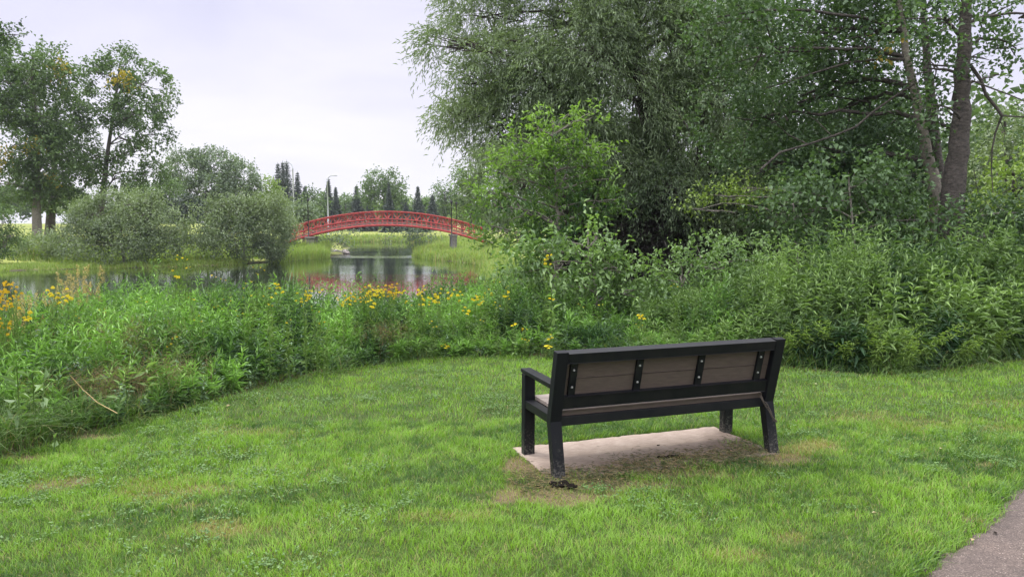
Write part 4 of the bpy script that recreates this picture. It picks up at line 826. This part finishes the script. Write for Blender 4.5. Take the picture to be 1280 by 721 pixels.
def stems(A, x, y, z, h, K, ll, lw, style, t0, lean=.12, stem_t=.3, leaf_from=.08, top_up=True, curve=None):
    """leafy stems: K leaves up each stem; style 'fine','lance','broad'"""
    n = len(x)
    if n == 0: return
    a_ = rng.random(n) * 6.283; ld = np.stack([np.cos(a_), np.sin(a_), np.zeros(n)], 1) * (lean * (.4 + 1.2 * rng.random(n)))[:, None]
    if curve is not None: ld = ld + curve
    p = np.stack([x, y, z], 1); f = (leaf_from + (1 - leaf_from) * (np.arange(K) + .5) / K)[None, :, None] * np.ones((n, 1, 1)); f = np.clip(f + rng.normal(0, .02, f.shape), 0, 1)
    hh = h[:, None, None]; sag = (np.linalg.norm(ld, axis=1) ** 2 * .5)[:, None, None]
    q = p[:, None] + ld[:, None] * hh * f * f + np.array([0, 0, 1.0]) * hh * (f - sag * f * f * .6)
    phi = np.arange(K)[None] * 2.4 + rng.random((n, 1)) * 6.28 + rng.normal(0, .3, (n, K)); fr = f[..., 0]
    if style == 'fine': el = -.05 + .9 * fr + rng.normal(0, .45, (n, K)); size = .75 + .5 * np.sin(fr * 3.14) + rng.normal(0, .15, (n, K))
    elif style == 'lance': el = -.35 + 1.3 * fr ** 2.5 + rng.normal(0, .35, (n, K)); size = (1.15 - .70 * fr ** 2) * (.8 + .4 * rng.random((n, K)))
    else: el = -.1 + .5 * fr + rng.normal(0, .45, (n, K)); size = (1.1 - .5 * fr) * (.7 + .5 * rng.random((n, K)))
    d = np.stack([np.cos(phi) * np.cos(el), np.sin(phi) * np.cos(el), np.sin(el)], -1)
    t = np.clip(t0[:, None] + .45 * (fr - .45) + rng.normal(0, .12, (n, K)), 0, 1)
    size = np.clip(size, .3, 1.6); up = np.tile([0, 0, 1.0], (n * K, 1)) + rng.normal(0, .6, (n * K, 3))
    A.leaves(q.reshape(-1, 3), d.reshape(-1, 3), (ll * size).ravel(), (lw * size).ravel(), t.ravel(), up, .2, .38 if style != 'fine' else .2)
    fs = np.linspace(0, 1, 5)[None, :, None]; c = p[:, None] + ld[:, None] * hh * fs * fs + np.array([0, 0, 1.0]) * hh * (fs - sag * fs * fs * .6)
    sd_ = np.stack([-np.sin(a_ + 1), np.cos(a_ + 1), 0 * a_], 1)[:, None] * .0035 * np.linspace(1.2, .4, 5)[None, :, None]
    v = np.stack([c + sd_, c - sd_], 2).reshape(-1, 3); i = np.arange(n)[:, None] * 10
    A.add(v, None, np.concatenate([i + [2*j, 2*j+1, 2*j+3, 2*j+2] for j in range(4)]), np.repeat(np.clip(t0 * 0 + stem_t, 0, 1), 10))
    return c[:, -1]
def zg(x, y): return zground(x, y) - .01
M_weed = leaf_mat('weed_leaf', (.022, .070, .020), (.25, .46, .085), (.42, .30, .10), .22)
M_blue = leaf_mat('blue_weed_leaf', (.026, .062, .032), (.22, .34, .18), (.40, .28, .12), .2)
M_gold = leaf_mat('goldenrod_leaf', (.045, .11, .020), (.27, .38, .09), (.45, .36, .05), .33)
M_tall = leaf_mat('tall_weed_leaf', (.026, .075, .026), (.27, .40, .13), (.42, .36, .08), .22)
# fine leaved mass, left and middle
A = Acc(); x, y, s_ = sample(60000, -12, 3.0, .12, 4.6); px, H = hmax(x, y)
k = (rng.random(len(x)) < .42 + .3 * (noise2(x, y, .5) > .5)) & (px < 960); x, y, s_, px, H = x[k], y[k], s_[k], px[k], H[k]
z_ = zg(x, y); cl = noise2(x, y, .55, 3); h = (H - z_) * (.25 + .75 * ss(0, 1.1, s_)) * (.52 + .62 * cl) * (.66 + .48 * rng.random(len(x)))
lf = ss(150, 80, px) * ss(1.2, .5, s_); h = h * (1 - .6 * lf); k = (h > .12) & (rng.random(len(x)) > lf * .75); x, y, z_, h, cl = x[k], y[k], z_[k], h[k], cl[k]
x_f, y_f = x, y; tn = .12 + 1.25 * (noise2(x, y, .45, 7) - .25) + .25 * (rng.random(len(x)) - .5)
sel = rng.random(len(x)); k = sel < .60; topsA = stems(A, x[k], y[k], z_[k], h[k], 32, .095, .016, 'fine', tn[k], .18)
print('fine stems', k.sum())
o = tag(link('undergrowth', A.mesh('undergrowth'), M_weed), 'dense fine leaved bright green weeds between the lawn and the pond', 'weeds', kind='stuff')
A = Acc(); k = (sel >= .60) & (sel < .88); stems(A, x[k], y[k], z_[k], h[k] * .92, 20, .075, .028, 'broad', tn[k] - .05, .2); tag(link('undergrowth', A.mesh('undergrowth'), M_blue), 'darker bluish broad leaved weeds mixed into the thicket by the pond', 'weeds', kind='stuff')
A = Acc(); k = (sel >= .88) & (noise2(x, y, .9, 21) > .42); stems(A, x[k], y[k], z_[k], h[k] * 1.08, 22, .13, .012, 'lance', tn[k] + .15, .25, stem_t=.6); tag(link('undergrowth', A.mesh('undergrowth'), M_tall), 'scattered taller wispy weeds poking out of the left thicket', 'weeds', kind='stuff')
A = Acc(); k = rng.random(len(x)) < .035; xx, yy_, hh_, zz_ = x[k], y[k], h[k], z_[k]; n = len(xx); a_ = rng.random(n) * 6.283
A.blades(np.stack([xx, yy_, zz_], 1), np.stack([np.cos(a_), np.sin(a_), 0 * a_], 1), hh_ * rng.uniform(.7, 1.2, n), .007, 1.15 * np.ones(n), .2 + .6 * rng.random(n), 4)
tag(link('dead_stems', A.mesh('dead_stems'), leaf_mat('dead_stem', (.12, .09, .06), (.25, .19, .12), (.26, .20, .12), .1, .9)), 'dry brown stems and blades scattered through the left thicket', 'dead stems', kind='stuff')
# right side: tall narrow leaved mass
A = Acc(); x, y, s_ = sample(60000, 1.2, 13, .25, 4.0, 17); px, H = hmax(x, y); k = (px > 800) & (rng.random(len(x)) < .16 + .20 * ss(2.4, .2, s_)); x, y, s_, px, H = x[k], y[k], s_[k], px[k], H[k]
z_ = zg(x, y); cl = noise2(x, y, .45, 3); h = (H - z_) * (.34 + .66 * ss(.1, 1.3, s_)) * (.62 + .60 * cl) * (.72 + .38 * rng.random(len(x))); tn = .15 + 1.2 * (noise2(x, y, .45, 7) - .3) + .15 * ss(1100, 950, px)
k = (h > .15); x, y, z_, h, tn, px = x[k], y[k], z_[k], h[k], tn[k], px[k]; wide = px + rng.normal(0, 40, len(px)) > 1080
print('tall stems', len(x))
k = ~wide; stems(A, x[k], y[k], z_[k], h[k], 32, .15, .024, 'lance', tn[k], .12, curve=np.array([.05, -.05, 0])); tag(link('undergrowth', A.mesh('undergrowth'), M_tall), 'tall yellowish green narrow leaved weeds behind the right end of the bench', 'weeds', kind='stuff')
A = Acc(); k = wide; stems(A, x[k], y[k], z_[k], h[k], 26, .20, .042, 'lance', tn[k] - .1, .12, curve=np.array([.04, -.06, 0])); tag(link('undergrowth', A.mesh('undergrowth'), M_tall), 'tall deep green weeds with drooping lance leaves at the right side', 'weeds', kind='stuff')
# undergrowth floor deeper in the wood
A = Acc(); n = 26000; x = rng.uniform(-1, 26, n); y = rng.uniform(10, 40, n); k = (weed_s(x, y) > 2) & (lake_sd(x, y) > .2) & (x > -.5 + .0 * y); x, y = x[k], y[k]; stems(A, x, y, zg(x, y), .25 + .55 * rng.random(len(x)), 9, .16, .085, 'broad', .2 + .5 * rng.random(len(x)), .3)
tag(link('forest_undergrowth', A.mesh('forest_undergrowth'), M_maple), 'shaded leafy ground cover under the trees on the right', 'ground cover', kind='stuff')
# long grass skirts along the lawn edge
A = Acc(); x, y, s_ = sample(240000, -9, 10, -.10, 1.25, 12); pxl = 640 + F * x / y; k = (rng.random(len(x)) < np.where(x < -3.0, .95, .50)) & ((s_ < .65) | (pxl < 105)); x, y, s_ = x[k], y[k], s_[k]; n = len(x); a_ = rng.random(n) * 6.283; cl = noise2(x, y, .35, 4)
h = (.10 + .30 * ss(-.1, .35, s_)) * (.45 + .9 * cl) * (.6 + .6 * rng.random(n)); h = np.where(x > 2, h * 1.1, h); pxl = 640 + F * x / y; lf = ss(120, 70, pxl); h = h * (1 + .35 * lf); dx = np.cos(a_) + .35; dy = np.sin(a_) - .55
t = np.clip(.15 + .6 * cl + .4 * (rng.random(n) - .5), 0, 1); t = np.where(rng.random(n) < np.where(x < -2.5, .10, .05), 1.15, t)
A.blades(np.stack([x, y, zg(x, y)], 1), np.stack([dx, dy, 0 * dx], 1), h, .0055 * (.6 + .8 * rng.random(n)), t, .5 + .8 * rng.random(n), 4)
tag(link('long_grass', A.mesh('long_grass'), leaf_mat('long_grass', (.045, .10, .022), (.17, .29, .065), (.34, .26, .13), .33)), 'unmown long grass leaning over the edge of the lawn', 'grass', kind='stuff')
# brown hazy grass seed heads near the left front
A = Acc()
for cx, cy, rr, hh in ((-3.3, 7.0, .45, .42), (-2.95, 6.9, .35, .34), (-3.75, 6.6, .35, .42), (-3.9, 7.4, .45, .75), (-1.55, 9.3, .3, .45)):
    n = 110; x = cx + rng.normal(0, rr * .6, n); y = cy + rng.normal(0, rr * .45, n); k = weed_s(x, y) > .15; x, y = x[k], y[k]; n = len(x); a_ = rng.random(n) * 6.283; h = hh * (.75 + .4 * rng.random(n)); z_ = zg(x, y)
    A.blades(np.stack([x, y, z_], 1), np.stack([np.cos(a_), np.sin(a_), 0 * a_], 1), h, .003, 1.1, .25, 3)
    m_ = 26; tip = np.repeat(np.stack([x + np.cos(a_) * h * .22, y + np.sin(a_) * h * .22, z_ + h * .9], 1), m_, 0); tip = tip + rng.normal(0, 1, tip.shape) * [.03, .03, .055]
    A.leaves(tip, rng.normal(0, 1, tip.shape) + [0, 0, .8], .014, .0035, 1.1 + .1 * rng.random(len(tip)))
tag(link('seeding_grass', A.mesh('seeding_grass'), leaf_mat('seed_haze', (.16, .12, .08), (.25, .19, .12), (.24, .155, .10), .3, .9)), 'hazy reddish brown seed heads of wild grass near the left lawn edge', 'grass', kind='stuff')
# ---------------- individual plants
stemm = leaf_mat('flower_stem', (.05, .10, .02), (.17, .27, .06), (.3, .22, .1), .3)
yel = plain_mat('yellow_petal', (.80, .66, .03), .6, .2, .25, 40); yel2 = plain_mat('orange_yellow_petal', (.74, .50, .02), .6, .2, .25, 40)
def flower_mesh(kind):
    A = Acc()
    if kind == 'head':               # one daisy-like head with petals
        n = 14; a_ = np.arange(n) / n * 6.283; A.leaves(np.zeros((n, 3)), np.stack([np.cos(a_), np.sin(a_), .25 + 0 * a_], 1), .019, .010, .5, np.tile([0, 0, 1.0], (n, 1))); A.tube([(0, 0, -.004), (0, 0, .005)], [.008, .006], 8)
    else:                            # flat cluster of small buttons
        for k in range(26):
            r_ = .024 * math.sqrt(k / 26) ; a_ = k * 2.4; c = np.array([r_ * math.cos(a_), r_ * math.sin(a_), .012 * (1 - (r_ / .03) ** 2) + random.uniform(-.004, .004)])
            A.tube([c - [0, 0, .004], c + [0, 0, .004]], [.0042, .0035], 6)
    return A.mesh(kind)
def flowering(kind, h, nfl, spread, mat, seed):
    A = Acc(); n1 = 1; f_pts = []; r_ = random.Random(seed)
    main = np.array([[0, 0, 0], [.01, 0, h * .5], [.03, .01, h * .8]]); A.tube(main, [.004, .003, .0025], 5, .3)
    for k in range(nfl):
        a_ = k * 2.4 + r_.random(); q = np.array([.03 + spread * math.cos(a_) * r_.uniform(.3, 1), .01 + spread * math.sin(a_) * r_.uniform(.3, 1), h * r_.uniform(.9, 1.02)]); A.tube([main[2], (main[2] + q) / 2 + [0, 0, -.01], q], [.002, .0016, .0014], 4, .3); f_pts.append(q)
    for rep in range(3): stems(A, rng.normal(0, .012, 1), rng.normal(0, .012, 1), np.zeros(1), np.array([h * .82]), 26, .07, .014, 'fine', np.array([.55]), .05)
    return A.mesh('stem'), f_pts
def make_flower_proto(kind, h, nfl, spread, mat, seed):
    root = empty('flowering_weed', (0, 0, 0), 'x', 'flower'); me, pts = flowering(kind, h, nfl, spread, mat, seed); link('stem', me, stemm, root); fm = flower_mesh(kind); 
    for q in pts:
        f = link('flower', fm, mat, root); f.location = q; f.rotation_euler = (random.uniform(-.4, .4), random.uniform(-.4, .4), random.random() * 6); s_ = random.uniform(.6, 1.2); f.scale = (s_, s_, s_)
    return root
protos = {'tansy': [make_flower_proto('cluster', 1.0, n_, sp, yel, k) for k, (n_, sp) in enumerate(((5, .07), (3, .05), (6, .08)))], 'daisy': [make_flower_proto('head', 1.0, n_, sp, yel, 10 + k) for k, (n_, sp) in enumerate(((3, .08), (2, .05), (4, .09)))],
          'orange': [make_flower_proto('cluster', 1.0, n_, sp, yel2, 20 + k) for k, (n_, sp) in enumerate(((6, .10), (5, .11)))]}
used = set()
def place_flower(kind, px, py, D, lab, grp, sc=1.0):
    P = W(px, py, D); z0 = float(zg([P[0]], [P[1]])[0]); H = P[2] - z0
    if H < .15: return
    lst = protos[kind]; pr = lst[random.randrange(len(lst))]
    if pr.name in used: o = copy_tree(pr)
    else: o = pr; used.add(pr.name)
    o.location = (P[0], P[1], z0); o.scale = (sc * 1.0, sc * 1.0, H); o.rotation_euler = (0, 0, random.random() * 6.28); o['label'] = lab; o['group'] = grp
    for f in o.children:
        if f.name.startswith('flower'): f.scale = (f.scale[0], f.scale[1], f.scale[2] / max(H, .3)); f.location = (f.location[0], f.location[1], f.location[2] + random.uniform(-.04, .02) / max(H, .3))
g1 = 'yellow flowers along the pond side of the thicket'
for k in range(40):
    px = rng.uniform(372, 640) if k % 4 else rng.uniform(430, 520); py = 357 + abs(rng.normal(0, 9)) + (4 if px > 540 else 0); place_flower('tansy' if k % 4 else 'orange', px, py, rng.uniform(9.4, 11.2), 'yellow flowering weed among the weeds below the red bridge reflection', g1, .7)
g2 = 'yellow flowers low in the middle of the thicket'
for px, py, D in ((622, 347, 10.6), (634, 352, 10.4), (620, 378, 9.9), (642, 404, 9.8), (558, 432, 9.6), (582, 435, 9.55), (657, 408, 9.7), (687, 371, 10.2), (727, 378, 10.3), (749, 379, 10.3), (797, 404, 9.8), (803, 392, 9.9), (683, 316, 10.3), (690, 420, 9.6), (686, 431, 9.5), (600, 398, 9.8), (510, 376, 9.4), (540, 402, 9.3), (466, 376, 9.2), (430, 375, 9.3), (845, 351, 9.7), (655, 424, 9.6), (605, 362, 10), (584, 384, 9.8)):
    place_flower('daisy' if rng.random() < .6 else 'tansy', px, py, D, 'yellow flower dotted low in the weeds between the bench and the bridge', g2, .8)
for px, py, D, kd, lab in ((222, 315, 9.0, 'daisy', 'tall yellow flower reaching highest over the dark water at left'), (228, 318, 9.1, 'daisy', 'yellow flower just right of the highest one over the dark water'), (232, 328, 9.0, 'daisy', 'yellow flower a little below the highest pair over the water'), (216, 340, 8.9, 'tansy', 'dense yellow flower cluster under the highest flowers at left'),
     (264, 341, 9.0, 'daisy', 'yellow flower cluster right of the dense cluster over the water'), (320, 332, 9.2, 'daisy', 'left one of two yellow flowers over the dark water left of the bridge'), (331, 331, 9.3, 'daisy', 'right one of two yellow flowers over the dark water left of the bridge'), (313, 347, 9.1, 'daisy', 'yellow flower below the two over the dark water'), (350, 352, 9.2, 'tansy', 'yellow flower stem at the right end of the left thicket crest'),
     (282, 347, 9.1, 'daisy', 'small yellow flower on the crest of the left thicket'), (283, 370, 8.6, 'daisy', 'yellow flower deeper in the left thicket crest'), (222, 420, 7.4, 'daisy', 'lone yellow flower in the middle of the left thicket wall'), (215, 428, 7.3, 'daisy', 'lower companion of the lone yellow flower in the left thicket wall'),
     (86, 364, 7.8, 'tansy', 'broad flat yellow flower cluster beside the dry reed heads'), (64, 356, 7.9, 'tansy', 'small yellow cluster left of the broad flat one'), (66, 363, 7.7, 'tansy', 'small yellow cluster below its left neighbour of the dry reed heads'), (33, 388, 7.3, 'tansy', 'yellow cluster low between the dry grass and the left edge flowers')):
    place_flower(kd, px, py, D, lab, 'yellow flowers at the left of the thicket', .8)
for k in range(16):
    place_flower('orange', rng.uniform(-14, 17), rng.uniform(352, 378) if k < 12 else rng.uniform(400, 412), rng.uniform(6.6, 7.4), 'orange yellow flower clusters crowded at the left edge of the photo', 'orange yellow flowers crowded at the left edge', .55)
for k in range(18):
    px, py = [(60, 375), (180, 372), (160, 395), (300, 385), (340, 372), (380, 370), (395, 380), (250, 395), (130, 382), (45, 395), (360, 395), (405, 398), (310, 360), (200, 382), (240, 366), (270, 380), (335, 362), (100, 392)][k]
    place_flower('daisy', px, py, rng.uniform(7.8, 8.6), 'small yellow flower half hidden in the fresh green left thicket', 'small yellow flowers in the left thicket', .8)
# reed clumps (cattails) standing at the water's edge
def clump(px, py_top, D, lab, n=26, w_=.16, col=M_blue, name='cattail_clump', cat='cattails', grp='cattail clumps at the near waterline', dry=0, ht=None):
    py_top -= 6; P = W(px, py_top, D); z0 = max(ZW - .1, float(zg([P[0]], [P[1]])[0])); H = P[2] - z0; A = Acc(); x = rng.normal(0, w_, n); y = rng.normal(0, w_, n); a_ = rng.random(n) * 6.283
    A.blades(np.stack([x, y, 0 * x], 1), np.stack([np.cos(a_), np.sin(a_), 0 * a_], 1), H * (.6 + .45 * rng.random(n)), .020 + .012 * rng.random(n), np.where(rng.random(n) < dry, 1.15, .4 + .6 * rng.random(n)), .1 + .28 * rng.random(n), 5)
    r = empty(name, (P[0], P[1], z0), lab, cat, grp); link('leaves', A.mesh('leaves'), col, r); return r
for px, py, D, n, lab in ((110, 340, 12.5, 24, 'cattail clump just right of the dry reed plumes'), (128, 352, 12, 18, 'thin cattail clump with leaves crossing over the water'), (150, 345, 12.2, 20, 'cattail clump in front of the dark bush reflection'), (188, 345, 12.2, 20, 'cattail clump left of the tall yellow flowers'), (245, 335, 12.8, 16, 'cattail clump right of the tall yellow flowers'),
                      (30, 352, 11, 24, 'cattail clump behind the yellow flowers at the left edge'), (48, 360, 9.2, 26, 'near cattail clump with upright bluish leaves beside the dry grass'), (330, 318, 13, 14, 'sparse cattail clump over the water near the reeds'), (362, 330, 13.4, 18, 'cattail clump left of the bridge reflection'), (172, 336, 12.6, 12, 'few cattail leaves standing between two fuller clumps'),
                      (90, 350, 11.6, 18, 'cattail clump hidden behind the dry reed plumes'), (395, 345, 14, 22, 'reed clump at the left side of the red reflection'), (595, 335, 13.5, 24, 'reed clump under the ash sapling by the water'), (575, 345, 13, 16, 'short reed clump at the right side of the bright water')):
    clump(px, py, D, lab, n)
# dry plumes
M_dry = leaf_mat('dry_reed', (.36, .28, .13), (.60, .47, .25), (.45, .33, .16), .3, .85)
for px, py, D, lab in ((92, 325, 9.6, 'pale dry reed plumes standing against the dark water, tallest group'), (104, 334, 9.8, 'dry reed plumes right of the tallest group'), (28, 362, 8.2, 'dry straw coloured grass plumes near the left edge flowers'), (75, 345, 9.4, 'small dry plumes left of the tallest group'), (12, 380, 7.6, 'dry grass plumes among the left edge flowers')):
    P = W(px, py, D); z0 = float(zg([P[0]], [P[1]])[0]); H = P[2] - z0; A = Acc(); n = 14; x = rng.normal(0, .07, n); y = rng.normal(0, .07, n); a_ = rng.random(n) * 6.283; hh = H * (.72 + .3 * rng.random(n))
    A.blades(np.stack([x, y, 0 * x], 1), np.stack([np.cos(a_), np.sin(a_), 0 * a_], 1), hh, .005, .4, .16, 3); r = empty('dry_reed', (P[0], P[1], z0), lab, 'reeds', 'dry reed plumes'); link('stalks', A.mesh('stalks'), M_dry, r)
    A = Acc(); m_ = 60; f = rng.random((n, m_, 1)); tip = np.stack([x + np.cos(a_) * hh * .16, y + np.sin(a_) * hh * .16, hh * .94], 1)[:, None] - f * np.stack([np.cos(a_) * .03, np.sin(a_) * .03, .17 + 0 * a_], 1)[:, None] + rng.normal(0, 1, (n, m_, 3)) * .009 * (.4 + np.sin(f * 3.1)); q = tip.reshape(-1, 3)
    A.leaves(q, rng.normal(0, .6, q.shape) + [0, 0, 1], .024, .007, rng.random(len(q))); link('plume', A.mesh('plume'), M_dry, r)
# big leaved single plants
def leafy_plant(name, lab, cat, px, py, D, K, ll, lw, style, tone, mat_, grp=None, lean=.05, n=1, bend=.35, curve=None):
    P = W(px, py, D); z0 = float(zg([P[0]], [P[1]])[0]); H = max(.15, P[2] - z0); r = empty(name, (P[0], P[1], z0), lab, cat, grp); A = Acc()
    stems(A, rng.normal(0, .03, n), rng.normal(0, .03, n), np.zeros(n), H * (.85 + .15 * rng.random(n)), K, ll, lw, style, np.full(n, tone), lean, leaf_from=.25, curve=curve); link('leaves', A.mesh('leaves'), mat_, r)
    A = Acc(); A.tube([(0, 0, 0), (0, 0, H * .5), (0, 0, H * .85)], [.006, .005, .003], 6); link('stem', A.mesh('stem', True), stemm, r); return r
for px, py, D, K, ll, lw, tn_, lab in ((188, 452, 6.75, 9, .16, .045, .95, 'milkweed with pale broad leaves in the left thicket'), (158, 478, 6.35, 7, .15, .042, 1.0, 'low milkweed with long pale leaves near the lawn edge'), (222, 410, 7.3, 7, .13, .04, .8, 'milkweed half buried near the lone yellow flower'), (690, 352, 10.0, 16, .17, .045, .95, 'bright milkweed in front of the dogwood shrub'), (20, 440, 5.6, 10, .17, .05, .5, 'broad leaved dock plant at the left edge'),
    (40, 455, 5.7, 10, .16, .05, .45, 'second dock plant right of the one at the left edge'), (300, 425, 8.0, 7, .13, .035, .8, 'pale leaved milkweed in the right half of the left thicket'), (62, 555, 5.55, 3, .07, .035, .95, 'tiny pale seedling where the long grass meets the lawn'), (640, 425, 9.55, 8, .10, .035, .8, 'small leafy weed at the lawn edge left of the bench'), (790, 352, 10.1, 12, .15, .04, .9, 'bright lance leaved weed under the dogwood shrub')):
    leafy_plant('milkweed' if 'milkweed' in lab else 'leafy_weed', lab, 'plant', px, py, D, K, ll, lw, 'broad', tn_, M_dog)
# arching goldenrod over the lawn on the right
labs = ['arching goldenrod plume sweeping right, the longest one', 'arching goldenrod behind the bench corner post', 'yellowish goldenrod tips in front of the tall weeds', 'goldenrod arching down to the lawn edge']
for k, (px, py, D, cx_, lb) in enumerate(((1040, 400, 8.7, -.35, 'arching goldenrod leaning left just right of the bench corner'), (1075, 395, 8.6, .2, 'upright yellowish goldenrod in the middle of the right lawn edge'), (1110, 405, 8.5, .4, 'goldenrod beside the longest arching plume'), (1150, 395, 8.5, .9, 'longest goldenrod plume arching to the right over the lawn edge'), (1095, 420, 8.4, .1, 'low goldenrod at the lawn edge below the upright one'),
    (1010, 405, 8.8, -.5, 'goldenrod arching left behind the bench top rail'), (1200, 425, 8.7, .6, 'small goldenrod right of the longest plume'), (1130, 430, 8.35, .3, 'shaggy goldenrod spilling onto the lawn'), (1240, 415, 9.2, .4, 'goldenrod near the right edge of the lawn border'), (1060, 430, 8.5, -.2, 'short goldenrod tuft right of the bench by the lawn'), (990, 420, 8.8, -.4, 'goldenrod tuft directly beside the bench corner post'))):
    leafy_plant('goldenrod', lb, 'goldenrod', px, py - 10, D + .25, 34, .085, .013, 'lance', .6, M_gold, 'goldenrods at the right lawn edge', .22, 6, curve=np.array([cx_ * .8, -.30, 0]))
# tall single weeds standing in front of the right-hand mass
def tall_proto(k, style):
    r = empty('tall_weed', (0, 0, 0), 'x', 'weed'); A = Acc(); stems(A, np.zeros(1), np.zeros(1), np.zeros(1), np.array([1.0]), 34, .20 if style else .15, .042 if style else .024, 'lance', np.array([.55 + .1 * (k % 3)]), .08, leaf_from=.15); link('leaves', A.mesh('leaves'), M_tall, r)
    A = Acc(); A.tube([(0, 0, 0), (0, 0, .5), (0, 0, .92)], [.006, .005, .002], 6); link('stem', A.mesh('stem', True), stemm, r); return r
tp_ = {s: [tall_proto(k, s) for k in range(4)] for s in (0, 1)}; fresh = {0: [True] * 4, 1: [True] * 4}; cnt = 0
for k in range(150):
    px = rng.uniform(930, 1300); D = rng.uniform(9.0, 10.0); x_ = (px - 640) / F * D; s_ = float(weed_s(np.array([x_]), np.array([D]))[0])
    if s_ < .35 or s_ > 1.7: continue
    sty = int(px > 1090); j = rng.integers(4); pr = tp_[sty][j]; o = pr if fresh[sty][j] else copy_tree(pr); fresh[sty][j] = False
    _, H = hmax(np.array([x_]), np.array([D])); z0 = float(zg([x_], [D])[0]); h = (float(H[0]) - z0) * (.5 + .5 * min(1, s_ / 1.3)) * rng.uniform(.8, 1.02)
    o.location = (x_, D, z0); o.scale = (1, 1, h); o.rotation_euler = (rng.normal(.05, .07), rng.normal(0, .09), rng.random() * 6.28)
    o['label'] = 'tall weed with broad drooping lance leaves at the front of the right thicket' if sty else 'tall weed with narrow yellowish leaves behind the bench corner'; o['group'] = 'tall lance leaved weeds on the right' if sty else 'tall narrow leaved weeds behind the bench'
for s in (0, 1):
    for j in range(4):
        if fresh[s][j]:
            for ch in list(tp_[s][j].children): bpy.data.objects.remove(ch)
            bpy.data.objects.remove(tp_[s][j])
for lst in protos.values():
    for pr in lst:
        if pr['label'] == 'x':
            for ch in list(pr.children): bpy.data.objects.remove(ch)
            bpy.data.objects.remove(pr)
# fallen dry stalks
A = Acc(); P0 = W(88, 470, 6.0); P1 = W(147, 517, 5.95); A.tube([P0, P0 * .7 + P1 * .3 + [-.015, 0, -.02], P0 * .35 + P1 * .65 + [-.03, 0, -.02], P1], [.0035, .003, .004, .0035], 6, 1.15); tag(link('dry_stalk', A.mesh('dry_stalk', True), M_dry), 'pale dry stalk leaning down across the weeds at left', 'stalk')
bm = bmesh.new(); box_bm(bm, (0, 640, 14), (2000, 1500, 34)); me = bpy.data.meshes.new('haze'); bm.to_mesh(me); bm.free()
m, nt, N, L = new_mat('haze'); v = N.new('ShaderNodeVolumePrincipled'); v.inputs['Color'].default_value = (.86, .9, 1, 1); v.inputs['Density'].default_value = .00022; v.inputs['Anisotropy'].default_value = .2
o_ = N.new('ShaderNodeOutputMaterial'); L.new(v.outputs[0], o_.inputs['Volume']); tag(link('haze', me, m), 'thin pale summer haze over the pond and the far trees', 'haze', kind='stuff')
sc_v = scene.view_settings; scene.display_settings.display_device = 'sRGB'; sc_v.view_transform = 'Standard'; sc_v.look = 'None'; sc_v.exposure = 0.45; sc_v.gamma = 1
scene.render.engine = 'CYCLES'; scene.cycles.max_bounces = 7; scene.cycles.diffuse_bounces = 3; scene.cycles.transmission_bounces = 3; scene.cycles.use_denoising = True
